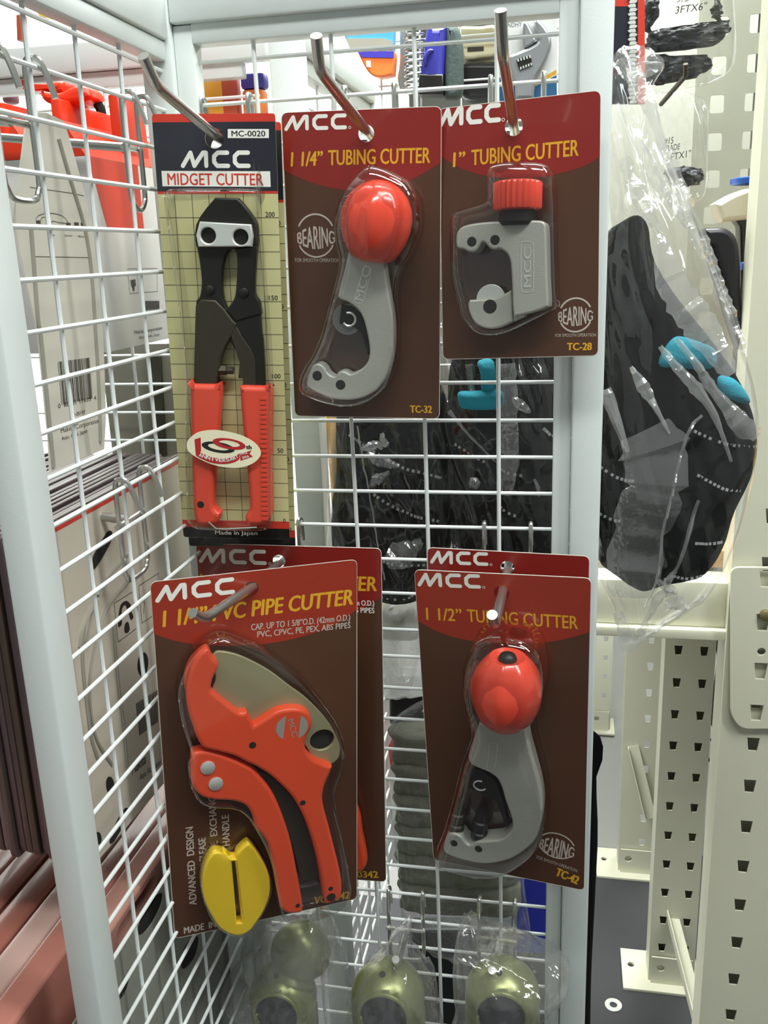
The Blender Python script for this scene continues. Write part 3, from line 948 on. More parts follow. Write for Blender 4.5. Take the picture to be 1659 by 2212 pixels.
ZE = (870, 1150, 2.766)
def tc42(fr, corners, hole, label, full, z):
    t = Thing('tubing_cutter_pack', fr.p(0, 0), label, 'tool pack', PACKS)
    cd = card_body(t, fr, corners, 4.0, hole, 4.6)
    return t, cd
fr = F_42R
A0 = fr.loc(923.5, 1183); B0 = fr.loc(1273, 1202)
def back(q):
    P = fr.p(*q) - CAM
    x = 829.5+FPX*P.dot(CR)/-P.dot(CB); y = 1106-FPX*P.dot(CU)/-P.dot(CB)
    return (x, y)
wv = Vector(B0)-Vector(A0)
up = Vector((-wv.y, wv.x)).normalized()*226
CRr = [back(A0), back(B0), back(Vector(B0)-up), back(Vector(A0)-up)]
t, cd = tc42(fr, CRr, (1096, 1226), 'rear 1 1/2 inch tubing cutter card, only its top edge showing', False, ZE)
t.part('red_print', arc_red(fr, CRr, 4.0, [(925, 1310), (1000, 1340), (1100, 1355), (1200, 1345), (1270, 1325)], (1096, 1226), 4.6), M_CRIMSON, parent=cd)
t.part('logo', mcc(fr, ZE, (162, 186), (510, 200), 80, reg=True), M_WHITEINK, parent=cd)

fr = F_42
CR42 = [(895.3, 1231), (1276.7, 1249.4), (1261.5, 1923.7), (936.9, 1856.8)]
HC = (1083, 1281)
t, cd = tc42(fr, CR42, HC, 'front brown card with the 1 1/2 inch tubing cutter, marked TC-42', True, ZE)
t.part('red_print', arc_red(fr, CR42, 4.0, zz([(90, 528), (200, 590), (330, 632), (450, 652), (600, 662), (800, 660), (950, 642), (1120, 595)], *ZE), HC, 4.6), M_RED, parent=cd)
t.part('logo', mcc(fr, ZE, (88, 322), (466, 336), 84, reg=True), M_WHITEINK, parent=cd)
t.part('title_lettering', join(txt(fr, '1 1/2\u201d', ZE, (143, 522), (355, 531), 70, shear=.06, weight=0.014), txt(fr, 'TUBING CUTTER', ZE, (388, 533), (1047, 578), 72, weight=0.011)), M_YELLOWINK, parent=cd)
t.part('bearing_emblem', bearing(fr, ZE, (920, 1872), 105, 88, (815, 1880), (1020, 1938), 110, rot=-.2), M_GREYINK, parent=cd)
t.part('small_print', txt(fr, 'FOR SMOOTH OPERATION', ZE, (798, 1948), (1040, 2032), 18), M_GREYINK, parent=cd)
t.part('model_number', txt(fr, 'TC-42', ZE, (910, 2048), (1040, 2103), 46, weight=0.036), M_YELLOWINK, parent=cd)
tool = tapped_body(t, fr, [(455, 1140, 1), (430, 1215), (400, 1300), (391, 1350), (412, 1390), (455, 1412), (520, 1440), (565, 1475), (592, 1530), (612, 1600), (640, 1680), (655, 1740), (645, 1785), (610, 1822), (570, 1840), (500, 1846), (445, 1850), (420, 1862), (396, 1870), (372, 1852), (345, 1818), (300, 1800), (265, 1812), (248, 1850), (242, 1890), (255, 1918), (310, 1945), (400, 1970), (480, 1982), (560, 1975), (650, 1950), (730, 1900), (790, 1840), (820, 1760), (832, 1650), (820, 1540), (790, 1420), (760, 1310), (728, 1170, 1)],
                   [(305, 1857), (453, 1892)], ZE, 2.5, 16, 2.6, name='cutter')
EGG2 = [(x_, r_*.98) for x_, r_ in [(0, .2), (.03, .25), (.1, .315), (.2, .37), (.33, .415), (.48, .435), (.62, .42), (.75, .37), (.85, .30), (.92, .235), (.935, .215), (.925, .19), (.90, .15), (.88, .02)]]
kn, A, B = knob(t, fr, ZE, (611, 1150), (628, 712), EGG2, 17, tool, 9, .02)
d = (B-A).normalized()
t.part('knob_stud', lathe(A+d*((B-A).length*.86), d, [(0, 5.5), (2.5, 5.8), (5, 4.6), (6.2, 2.5), (6.5, .2)], 24, side=fr.n), M_BLACKMETAL, parent=tool)
t.part('carriage', prism(fr, [fr.locs(zz([(400, 1445), (430, 1410), (480, 1420), (560, 1490), (600, 1600), (635, 1740), (620, 1760), (560, 1600), (460, 1548), (390, 1520)], *ZE), 8)], 4, 9, .6), M_BLACKMETAL, parent=tool)
c = fr.loc(*zz([(463, 1510)], *ZE)[0], 9)
t.part('retaining_clip', tube([fr.p(c[0]+4.2*math.cos(math.radians(q)), c[1]+3.6*math.sin(math.radians(q)), 9.6) for q in range(70, 331, 20)], .6, 6), M_STEEL, parent=tool)
for (x, y0, y1, r) in ((325, 1770, 1610, 5.5), (462, 1815, 1660, 5.5)):
    a = fr.loc(*zz([(x-8, y0)], *ZE)[0], 9); b = fr.loc(*zz([(x+12, y1)], *ZE)[0], 9)
    P, Q = fr.p(*a, 9), fr.p(*b, 9)
    L_ = (Q-P).length
    t.part('roller', lathe(P, Q-P, [(0, r), (.2*L_, r), (.24*L_, r*.8), (.34*L_, r*.8), (.38*L_, r), (.6*L_, r*.95), (.64*L_, r*.75), (L_, r*.7)], 20), M_BLACKMETAL if x > 400 else M_DARKMETAL, parent=tool)
L = smooth(fr.locs(zz([(520, 1265), (560, 1262), (565, 1300), (550, 1400), (530, 1420), (505, 1415), (512, 1330)], *ZE), 16.2), 4)
t.part('cast_logo', stroke(fr, [Vector(q) for q in L]+[Vector(L[0])], .5, 16.15, 5), M_STEEL, parent=tool)
blister(t, fr, [(470, 600), (620, 585), (790, 640), (850, 780), (850, 960), (790, 1120), (790, 1250), (850, 1480), (862, 1660), (835, 1800), (760, 1900), (620, 1985), (480, 2000), (300, 1960), (222, 1920), (225, 1840), (270, 1720), (330, 1500), (372, 1330), (430, 1150), (385, 1000), (370, 850), (400, 700)], ZE, 36, 8)

# ---------------------------------------------------------------- PVC pipe cutters
ZD = (300, 1170, 3.0164)
ZF = (300, 1600, 3.0164)
CRPR = [(423.3, 1174), (823, 1185), (833.7, 1905)]
fr = F_PR
q = [Vector(fr.loc(*p)) for p in CRPR]
CRPR.append(back(q[0]+q[2]-q[1]))
HC = (603, 1212)
t = Thing('pipe_cutter_pack', fr.p(0, 0), 'rear pipe cutter card, mostly hidden behind the front pipe cutter card', 'tool pack', PACKS)
cd = card_body(t, fr, CRPR, 4.0, HC, 4.6)
t.part('red_print', arc_red(fr, CRPR, 4.0, [(428, 1340), (520, 1368), (620, 1378), (720, 1352), (800, 1305), (826, 1288)], HC, 4.6), M_CRIMSON, parent=cd)
t.part('logo', mcc(fr, ZD, (390, 138), (832, 152), 98, reg=True), M_WHITEINK, parent=cd)
t.part('title_lettering', txt(fr, '1 1/4\u201d PVC PIPE CUTTER', ZD, (400, 300), (1548, 322), 88, shear=.12, weight=0.022), M_YELLOWINK, parent=cd)
for q_ in (txt(fr, 'CAP. UP TO 1 5/8\u201dO.D. (42mm O.D.)', ZD, (960, 405), (1533, 418), 33, weight=0.014), txt(fr, 'PVC, CPVC, PE, PEX, ABS PIPES', ZD, (990, 452), (1535, 466), 33, weight=0.014)): t.part('small_print', q_, M_WHITEINK, parent=cd)
t.part('model_number', txt(fr, 'VC-0342', ZF, (1310, 893), (1560, 893), 42, weight=0.036), M_YELLOWINK, parent=cd)
t.part('cutter', prism(fr, [smooth(fr.locs(zz([(1330, 300), (1425, 480), (1450, 620), (1475, 740), (1482, 810), (1460, 850), (1425, 860), (1330, 800)], *ZF), 12), 4)], 2, 12, 3), M_ORANGE, label='orange red handle showing past the front card')

fr = F_PF
CRPF = [(324.9, 1257.9), (770.8, 1209), (770.8, 1941.5), (377.9, 2027.7)]
HC = (542, 1272)
t = Thing('pipe_cutter_pack', fr.p(0, 0), 'front card with the orange red pipe cutter and its yellow slotted disc', 'tool pack', PACKS)
cd = card_body(t, fr, CRPF, 4.0, HC, 4.8)
t.part('red_print', arc_red(fr, CRPF, 4.0, zz([(100, 603), (250, 650), (420, 672), (600, 680), (900, 655), (1150, 592), (1300, 530), (1420, 440)], *ZD), HC, 4.8), M_RED, parent=cd)
t.part('logo', mcc(fr, ZD, (104, 400), (624, 338), 112, reg=False), M_WHITEINK, parent=cd)
t.part('title_lettering', txt(fr, '1 1/4\u201d PVC PIPE CUTTER', ZD, (158, 556), (1392, 408), 102, shear=.14, weight=0.025), M_YELLOWINK, parent=cd)
for q_ in (txt(fr, 'CAP. UP TO 1 5/8\u201dO.D. (42mm O.D.)', ZD, (732, 578), (1376, 512), 40, weight=0.014), txt(fr, 'PVC, CPVC, PE, PEX, ABS PIPES', ZD, (772, 624), (1378, 562), 38, weight=0.014),
                              txt(fr, 'ADVANCED  DESIGN', ZF, (376, 1066), (352, 560), 46, weight=0.027), txt(fr, 'QUICK  RELEASE', ZF, (452, 985), (433, 630), 44, weight=0.027),
                              txt(fr, 'BLADE  EXCHANGE', ZF, (520, 805), (497, 330), 44, weight=0.022), txt(fr, 'RATCHETING HANDLE', ZF, (603, 1010), (586, 480), 44, weight=0.022),
                              txt(fr, 'MADE  IN  JAPAN', ZF, (296, 1258), (668, 1178), 40, weight=0.022)): t.part('small_print', q_, M_GREYINK, parent=cd)
t.part('model_number', txt(fr, 'VC-0342', ZF, (1142, 1064), (1370, 1026), 44, weight=0.036), M_YELLOWINK, parent=cd)
def P1(pts, h): return fr.locs(zz(pts, *ZD), h)
def P2(pts, h): return fr.locs(zz(pts, *ZF), h)
tool = t.part('cutter', prism(fr, [smooth(
    P1([(440, 703), (462, 712), (478, 748), (515, 790), (517, 830), (490, 882), (475, 930), (470, 972, 1), (530, 1022), (610, 1085), (660, 1118), (705, 1112, 1), (752, 1200, 1), (800, 1170), (860, 1132), (910, 1105), (990, 1090), (1060, 1095), (1110, 1122), (1130, 1180), (1122, 1225), (1092, 1280), (1086, 1340), (1105, 1385), (1160, 1432), (1262, 1470, 1)], 16) +
    P2([(1250, 210), (1215, 290), (1200, 370), (1210, 450), (1240, 560), (1270, 680), (1300, 800), (1320, 900), (1325, 980), (1310, 1030), (1240, 1066), (1215, 1058), (1200, 980), (1182, 860), (1150, 720), (1110, 590), (1060, 470), (1000, 370), (920, 285), (850, 225), (760, 170)], 16) +
    P1([(700, 1440), (620, 1400), (500, 1368), (420, 1345), (378, 1280), (350, 1200), (325, 1120), (311, 1030), (312, 950), (330, 860), (352, 800), (390, 738)], 16), 3)], 6, 16, 2.2), M_ORANGE)
t.part('jaw_back', prism(fr, [smooth(P1([(430, 703), (465, 708, 1), (470, 750), (400, 800), (350, 900), (330, 1050), (300, 960), (305, 850), (350, 760)], 9), 4)], 3, 9, 1), M_ORANGE, parent=tool)
t.part('handle', prism(fr, [smooth(P2([(345, 100), (380, 76), (450, 72), (560, 102), (700, 162), (760, 205), (830, 285), (880, 360), (930, 470), (975, 600), (1005, 720), (1030, 850), (1055, 980), (1070, 1095), (1050, 1125), (980, 1130), (930, 1100), (910, 1040), (895, 920), (870, 800), (845, 690), (805, 620), (765, 575), (745, 505), (715, 445), (670, 412), (600, 396), (500, 390), (420, 372), (370, 332), (345, 275), (340, 180)], 14), 3)], 4, 14, 2.2), M_ORANGE, parent=tool)
bl = t.part('blade', prism(fr, [smooth(P1([(480, 747, 1), (512, 717), (600, 727), (700, 762), (850, 842), (980, 940), (1080, 1012), (1180, 1110), (1250, 1200), (1295, 1290), (1312, 1350), (1300, 1412), (1250, 1455, 1), (1150, 1430), (1050, 1300), (800, 1250), (600, 1150), (480, 1000), (500, 890)], 9), 4), circle(*P1([(1195, 1293)], 9)[0], 8.2, 7.4)], 6.5, 9, .5), M_BLADE, parent=tool)
t.part('blade_hole', prism(fr, [circle(*P1([(1195, 1293)], 9)[0], 8.2, 7.4)], 5.0, 6.0), M_HOLE, parent=tool)
t.part('gap_shade', prism(fr, [smooth(P2([(762, 198, 1), (830, 215), (920, 285), (1010, 385), (1070, 495), (1120, 625), (1160, 770), (1182, 880, 1), (1060, 930, 1), (1030, 800), (1000, 690), (950, 540), (890, 395), (820, 280)], 8), 3)], 4, 8, .5), M_DARKMETAL, parent=tool)  # dark strip painted in for the shaded gap where the card shows through
for q, r in (((449, 178), 4.6), ((502, 282), 4.6)):
    c = P2([q], 14.5)[0]
    t.part('rivet', lathe(fr.p(*c, 13.5), fr.n, [(0, r), (1.2, r), (1.8, r*.8), (2.0, .1)], 24), M_STEEL, parent=tool)
gs = []
for q, r, hh in (((741, 30), 2.3, 16.05), ((1068, 405), 1.9, 16.05), ((1250, 965), 1.7, 16.05), ((1253, 1020), 3.2, 16.05), ((1035, 1075), 1.6, 14.05)):
    c = P2([q], hh)[0]
    gs.append(prism(fr, [circle(*c, r)], hh-1, hh+.06))
t.part('screw_holes', join(*gs), M_HOLE, parent=tool)
c0 = P1([(998, 1210)], 16.1)[0]
def half(sg):
    pts = []
    for i in range(13):
        a_ = math.radians(-62+124*i/12)
        x, y = sg*10.4*math.cos(a_), 9.2*math.sin(a_)
        r_ = -.12
        pts.append((c0[0]+x*math.cos(r_)-y*math.sin(r_), c0[1]+x*math.sin(r_)+y*math.cos(r_)))
    return pts
t.part('badge', join(flat(fr, [half(1)], 16.12), flat(fr, [half(-1)], 16.12), txt(fr, 'MCC', ZD, (970, 1165), (1000, 1275), 38, 16.12, weight=0.018)), M_ZINC, parent=tool)
t.part('slotted_disc', prism(fr, [smooth(P2([(508, 728, 1), (560, 737), (606, 772, 1), (634, 772, 1), (645, 735), (702, 681), (735, 685), (790, 760), (840, 850), (857, 930), (850, 1020), (810, 1120), (757, 1198, 1), (720, 1243), (650, 1272), (582, 1258, 1), (520, 1215), (460, 1120), (420, 1020), (411, 920), (430, 820), (475, 745)], 10), 4),
                                   P2([(606, 790), (632, 788), (673, 1190), (640, 1192)], 10)], 1, 10, 1.2), M_YELLOW)
blister(t, fr, [(420, 650), (520, 600), (620, 615), (800, 690), (1000, 830), (1150, 980), (1280, 1170), (1330, 1330), (1310, 1450), (1260, 1620), (1300, 1850), (1360, 2150), (1355, 2290), (1250, 2390), (1060, 2440), (930, 2420), (890, 2260), (850, 2060), (760, 1860), (640, 1720), (430, 1690), (340, 1600), (310, 1430), (330, 1350), (270, 1150), (250, 950), (320, 760)], ZD, 21, 4)
L = smooth(P2([(500, 715), (590, 760), (690, 670), (740, 672), (810, 770), (870, 920), (860, 1040), (770, 1200), (650, 1285), (520, 1235), (440, 1110), (400, 940), (430, 800)], 12), 4)
t.part('blister', prism(fr, [L], .3, 12, 2, 2), M_BLISTER)

# ================================================================ FURTHER WIRE PANELS OF THE STAND
from mathutils import noise as mnoise
def panel_x(label, Y, x0, x1, zt, zb, vstep=50, hstep=25, posts=(True, True), pw=22):
    """wire panel parallel to the front one"""
    t = Thing('gridwall_panel', ((x0+x1)/2, Y, zb), label, 'wire panel')
    g = []
    x = x0+pw+18
    while x < x1-pw:
        g.append(tube([(x, Y-1.3, zt-25), (x, Y-1.3, zb)], 1.4, 6)); x += vstep
    z = zt-46
    while z > zb:
        g.append(tube([(x0+pw/2, Y+1.2, z), (x1-pw/2, Y+1.2, z)], 1.3, 6)); z -= hstep
    t.part('wire_mesh', join(*g), M_WIRE)
    fs = [box((x0, Y-11, zt-21), (x1, Y+11, zt), None, 1.5), box((x0+pw, Y-6, zt-33), (x1-pw, Y+6, zt-21.5), None, 1)]
    if posts[0]: fs.append(box((x0, Y-10.9, zb), (x0+pw, Y+10.9, zt-21.2), None, 1.5))
    if posts[1]: fs.append(box((x1-pw, Y-10.9, zb), (x1, Y+10.9, zt-21.2), None, 1.5))
    t.part('frame', join(*fs), M_WHITE)
    return t
panel_x('wire panel standing behind and left of the front panel', 150, -470, -104, 250, -640, posts=(True, False), vstep=62)

def panel_y(label, X, y0, y1, zt, zb, vstep=50, hstep=25):
    """wire panel running away from the viewer"""
    t = Thing('gridwall_panel', (X, (y0+y1)/2, zb), label, 'wire panel')
    g = []
    y = y0+34
    while y < y1-12:
        g.append(tube([(X+1.3, y, zt-25), (X+1.3, y, zb)], 1.4, 6)); y += vstep
    z = zt-52
    while z > zb:
        g.append(tube([(X-1.2, y0+11, z), (X-1.2, y1-11, z)], 1.3, 6)); z -= hstep
    t.part('wire_mesh', join(*g), M_WIRE)
    t.part('frame', join(box((X-11, y0+22.2, zt-21), (X+11, y1-22.2, zt), None, 1.5), box((X-6, y0+22.2, zt-33), (X+6, y1-22.2, zt-21.4), None, 1),
                         box((X-11, y0, zb), (X+11, y0+22, zt), None, 1.5), box((X-11, y1-22, zb), (X+11, y1, zt), None, 1.5)), M_WHITE)
    return t
panel_y('wire panel running away behind the front panel, its slanting top rail in view', -73, 80, 372, 243, -640)
panel_x('far wire panel seen through the top opening of the front panel', 640, -150, 175, 380, -640, posts=(False, False), hstep=50)

# ================================================================ PACKS BEHIND THE SIDE PANEL
M_PAPER = material('off_white_backing_card', '#d9d5c8', .45, vary=.04, scale=20)
M_SEAM = material('grey_blister_seam', '#9c988c', .35, vary=.05)
M_CARTON = material('white_carton', '#d8d6d3', .5, vary=.03)
M_CARTSIDE = material('grey_carton_side', '#b5b2ae', .5, vary=.03)
M_ORANGEPRINT = material('orange_red_print', '#e23c1c', .35, vary=.04)
M_PURPLE = material('purple_brown_plastic', '#554649', .35, vary=.12, scale=30)
M_COPPER = material('coral_tinted_plastic', '#b5786b', .2, vary=.12, scale=25, coat=.4)
M_OLIVEPLASTIC = material('grey_olive_plastic', '#8e9187', .25, vary=.1, scale=25)

def sidef(X): return Frame((X, 0, 0), (0, 1, 0), (0, 0, 1), (1, 0, 0))
BK = 'blister packs hanging beyond the side panel'
R1 = (0, 300, 4.879); R2 = (0, 650, 3.95)

X0 = -152
fr = sidef(X0)
def sp(pts, z=None, h=0.0): return fr.locs(zz(pts, *z) if z else pts, h)
out = sp([(60, 245), (100, 243), (138, 262)]) + sp([(735, 0), (880, 520), (975, 910)], R1) + sp([(862, 0), (890, 500), (905, 1000), (890, 1265)], R2) + sp([(430, 1455), (420, 1200), (330, 300)], R2) + sp([(30, 480)])
t = Thing('blister_pack', fr.p(-110, 60), 'off-white backed blister pack with a barcode, seen through the side panel', 'blister pack', BK)
cd = t.part('backing_card', prism(fr, [out], -1.0, 0), M_PAPER)
t.part('blister_seam', join(*[tube([fr.p(*q, .4) for q in smooth_path([Vector(v) for v in P], 4)], 1.3, 8) for P in
       (sp([(610, 0), (740, 450), (880, 920), (950, 1350), (990, 1900)], R1)+sp([(800, 150), (835, 700), (850, 1200)], R2),
        sp([(318, 960), (345, 1300), (390, 1900)], R1)+sp([(340, 300), (390, 800), (450, 1420)], R2))]), M_SEAM)
gs = []
random.seed(4)
q = sp([(490, 520), (772, 482), (797, 830), (525, 888)], R2)
A, B, C_, D = [Vector(v) for v in q]
u = 0
while u < .97:
    w = random.choice([.009, .009, .018, .027])
    gs.append(([fr.p(*v, .12) for v in (A.lerp(B, u), A.lerp(B, min(1, u+w)), D.lerp(C_, min(1, u+w)), D.lerp(C_, u))], [(0, 1, 2, 3)]))
    u += w+random.choice([.009, .009, .018, .022])
t.part('barcode', join(*gs), M_BLACKINK, parent=cd)
t.part('small_print', join(txt(fr, '0  88381 17635  4', R2, (498, 917), (822, 842), 36), txt(fr, 'D-05197', R2, (625, 988), (727, 962), 30, weight=.01),
       txt(fr, 'Makita Corporation', R2, (520, 1128), (850, 1037), 38), txt(fr, 'Anjo, Aichi, Japan', R2, (527, 1192), (745, 1122), 30),
       txt(fr, '22mm', R1, (682, 1030), (762, 1030), 22), txt(fr, '18mm', R1, (822, 1036), (892, 1040), 20), txt(fr, '35mm', R1, (520, 1020), (575, 1022), 20)), M_BLACKINK, parent=cd)
gs = []
for P in ([(375, 850), (400, 810), (470, 785), (560, 785), (640, 805), (690, 840), (718, 885)], [(420, 870), (440, 830), (500, 815)], [(530, 880), (560, 865), (600, 880), (700, 890)], [(350, 1240), (960, 1252)], [(315, 510), (770, 575), (880, 600)]):
    gs.append(stroke(fr, [Vector(v) for v in sp(P, R1)], .35, .12, 4))
for x, y in ((402, 878), (718, 902), (803, 898), (873, 902)):
    gs.append(flat(fr, [sp([(x-24, y-20), (x+24, y-17), (x+26, y+17), (x-22, y+14)], R1)], .12))
t.part('diagram', join(*gs), material('faded_ink', '#4c4a44', .5), parent=cd)

# white cartons with orange gable tops
for k, (xo_, lab) in enumerate([(0, 'white carton with orange gable top behind the barcode pack, nearest the corner'), (-34, 'second white carton with orange gable top, further left behind the barcode pack')]):
    X = -168+xo_
    y0, y1 = -40, 118
    z0, z1 = 26, 146
    t = Thing('carton', (X-15, y0, z0), lab, 'carton', 'white cartons beyond the side panel')
    t.part('box', box((X-27, y0, z0), (X, y1, z1), None, .5), M_CARTON)
    t.part('gable_top', ([(X-27, y0, z1), (X, y0, z1), (X-13, y0, z1+21), (X-27, y1, z1), (X, y1, z1), (X-13, y1, z1+21)], [(0, 1, 2), (3, 5, 4), (0, 2, 5, 3), (1, 4, 5, 2), (0, 3, 4, 1)]), M_ORANGEPRINT, sharp=0)
    f2 = sidef(X+.15)
    t.part('orange_print', flat(f2, [[(y0+.3, z1-.3), (y0+72, z1-.3), (y0+72, z1-42), (y0+18, z1-44), (y0+9, z1-18)]], 0), M_ORANGEPRINT)
    if k == 0:
        zc = (0, 300, 4.879)
        f3 = sidef(X+.2)
        g3 = []
        for P in ([(1345, 1370), (1440, 1368), (1460, 1622), (1368, 1632)], [(1495, 1368), (1655, 1366), (1659, 1610), (1515, 1618)]):
            g3.append(stroke(f3, [Vector(v) for v in f3.locs(zz(P+[P[0]], *zc))], .35, .1, 4))
        for P in ([(1375, 1490), (1390, 1560), (1432, 1550), (1425, 1480)], [(1395, 1550), (1420, 1550), (1415, 1605), (1402, 1605)]):
            g3.append(flat(f3, [f3.locs(zz(P, *zc))], .1))
        zd = R2
        g3.append(flat(f3, [f3.locs(zz([(1240, 0), (1358, 0), (1360, 68), (1245, 80)], *zd))], .1))
        g3.append(txt(f3, 'Makita Corporation', zd, (1150, 285), (1385, 243), 30, .1))
        g3.append(txt(f3, 'Anjo, Aichi, Japan', zd, (1190, 325), (1362, 296), 24, .1))
        t.part('printing', join(*g3), M_BLACKINK)

# row two: a deep stack of packs behind one another
def stack(n, X, pitch, y0, y1, zt, zb, mats, label, cat, group, r=6, bulge=2.0, skip=1, lean=0):
    for i in range(skip, n):
        x = X-pitch*i
        f = sidef(x)
        dz = random.uniform(-2, 2)+lean*i; dy = random.uniform(-2.5, 2.5)
        th = pitch*.8
        L = round_rect([(y0+dy, zt+dz), (y1+dy, zt+dz), (y1+dy, zb+dz), (y0+dy, zb+dz)], r, 3)
        o = single('blister_pack', prism(f, [L], -th, 0, .8, 1), random.choice(mats), f.p((y0+y1)/2, zt, 0), label, cat, group)
random.seed(11)
MP = [M_PURPLE, material('dusky_brown_plastic', '#4a3d3b', .3, vary=.1, scale=30), material('mauve_plastic', '#645659', .3, vary=.1, scale=30), material('umber_plastic', '#43372f', .35, vary=.1, scale=30)]
stack(30, -151, 5.0, -172, 40, -58, -262, MP, 'dusky purple blister pack in the deep stack left of the side panel', 'blister pack', 'stacked purple packs beyond the side panel')
fr = sidef(-151)
RA = (60, 1000, 4.366); RB = (60, 1350, 4.1475)
t = Thing('blister_pack', fr.p(-100, -60), 'beige backed blister pack with red top edge at the front of the purple stack', 'blister pack', BK)
body = [(-172, -57), (40, -57), (40, -282), (-172, -268)]
cd = t.part('backing_card', prism(fr, [round_rect(body, 6)], -1, 0), material('beige_backing_card', '#cfc6b6', .4, vary=.04, scale=20))
t.part('red_edge', flat(fr, [[(-170, -57.2), (38, -57.2), (38, -60), (-170, -60)]], .1), M_REDINK, parent=cd)
gs = []
for P in ([(640, 1300), (560, 1450), (500, 1600), (480, 1740)], [(700, 1180), (620, 1380), (570, 1560), (540, 1740)], [(950, 850), (800, 1010), (700, 1130), (650, 1250)], [(960, 1090), (820, 1250), (720, 1400), (660, 1600)]):
    gs.append(tube([fr.p(*q, .6) for q in smooth_path([Vector(v) for v in sp(P, RA)], 4)], 1.1, 6))
for P in ([(500, 0), (480, 300), (520, 700), (560, 1000), (620, 1200)], [(600, 150), (550, 450), (560, 800), (620, 1050), (750, 1250)], [(760, 0), (800, 500), (850, 900), (880, 1250)]):
    gs.append(tube([fr.p(*q, .6) for q in smooth_path([Vector(v) for v in sp(P, RB)], 4)], 1.1, 6))
t.part('blister_seam', join(*gs), M_SEAM, parent=cd)
gs = []
for P in ([(610, 905), (640, 830), (740, 660), (775, 640), (790, 670), (770, 760), (625, 1000)],):
    gs.append(prism(fr, [smooth(sp(P, RA), 3)], 0, .6))
for c, rx, ry, z in (((1028, 350), 48, 110, RB), ((735, 1440), 32, 100, RB), ((812, 1795), 100, 62, RB), ((630, 1910), 22, 70, RB)):
    q = sp([c, (c[0]+rx, c[1]), (c[0], c[1]-ry)], z)
    gs.append(prism(fr, [circle(q[0][0], q[0][1], abs(q[1][0]-q[0][0]), abs(q[2][1]-q[0][1]), rot=.3)], 0, .6))
t.part('punched_holes', join(*gs), M_HOLE, parent=cd)
gs = []
for P in ([(812, 1325), (985, 1215), (1025, 1560), (850, 1690)], [(1045, 1160), (1230, 1040), (1240, 1400), (1075, 1510)]):
    gs.append(stroke(fr, [Vector(v) for v in sp(P+[P[0]], RA)], .4, .15, 4))
gs.append(flat(fr, [smooth(sp([(860, 1400), (880, 1330), (930, 1300), (970, 1340), (975, 1400), (995, 1450), (970, 1480), (945, 1400), (915, 1340), (885, 1390), (885, 1520), (850, 1540)], RA), 3)], .15))
gs.append(flat(fr, [smooth(sp([(915, 1520), (945, 1500), (960, 1570), (935, 1605), (910, 1590)], RA), 3)], .15))
gs.append(stroke(fr, [Vector(v) for v in sp([(1090, 1420), (1100, 1330), (1085, 1250)], RA)], .5, .15, 4))
for k in range(14):
    a = sp([(968+k*14, 705-k*9), (976+k*14, 700-k*9), (1008+k*12, 985-k*9), (1000+k*12, 990-k*9)], RB)
    gs.append(flat(fr, [a], .15))
gs.append(txt(fr, 'Makita', RB, (935, 1345), (1058, 1235), 48, .15, weight=.01))
gs.append(txt(fr, 'Anjo, Aichi, Japan', RB, (1005, 1390), (1190, 1250), 30, .15))
t.part('printing', join(*gs), M_BLACKINK, parent=cd)
# row three
MC = [M_COPPER, material('salmon_plastic', '#c08d80', .2, vary=.1, scale=25, coat=.4), material('brick_plastic', '#a4665a', .25, vary=.1, scale=25, coat=.4), material('pale_rose_plastic', '#c8a69c', .2, vary=.08, scale=25, coat=.4)]
for i in range(0, 8):
    x = -150-21*i
    f = sidef(x)
    dz = random.uniform(-2, 2)
    y0, y1, zt, zb = (-420 if i else -165)+random.uniform(-4, 4), 45, -322+dz, -520
    hole = round_rect([(-150, zt-9), (-95, zt-9), (-95, zt-24), (-150, zt-24)], 6, 3)
    single('blister_pack', prism(f, [round_rect([(y0, zt), (y1, zt), (y1, zb), (y0, zb)], 8, 3), hole], -19.5, 0, 3, 2), random.choice(MC), f.p(-80, zt, 0),
           'coral tinted blister pack with slotted top in the lower stack left of the side panel', 'blister pack', 'stacked coral packs beyond the side panel')
f = sidef(-143)
t = Thing('blister_pack', f.p(-80, -330), 'grey olive blister pack with dark oblong slots, lowest behind the side panel', 'blister pack', BK)
RC = (100, 1750, 4.1475)
fr = f
hl = smooth(sp([(820, 1100), (835, 1010), (900, 870), (980, 770), (1040, 745), (1040, 830), (960, 1000), (870, 1110)], RC), 3)
cd = t.part('backing_card', prism(f, [round_rect([(-330, -332), (45, -332), (45, -560), (-330, -560)], 8), hl], -1.2, 0, .3, 1), M_OLIVEPLASTIC)
t.part('slot', prism(f, [hl], -1.6, -1.2), M_HOLE, parent=cd)
t.part('slot', prism(f, [smooth(sp([(1210, 1400), (1230, 1250), (1300, 1150), (1360, 1140), (1330, 1300), (1250, 1410)], RC), 3)], 0, .3), M_HOLE, parent=cd)
t.part('slot', prism(f, [smooth(sp([(640, 1690), (650, 1610), (720, 1480), (745, 1465), (720, 1580), (670, 1680)], RC), 3)], 0, .3), M_HOLE, parent=cd)

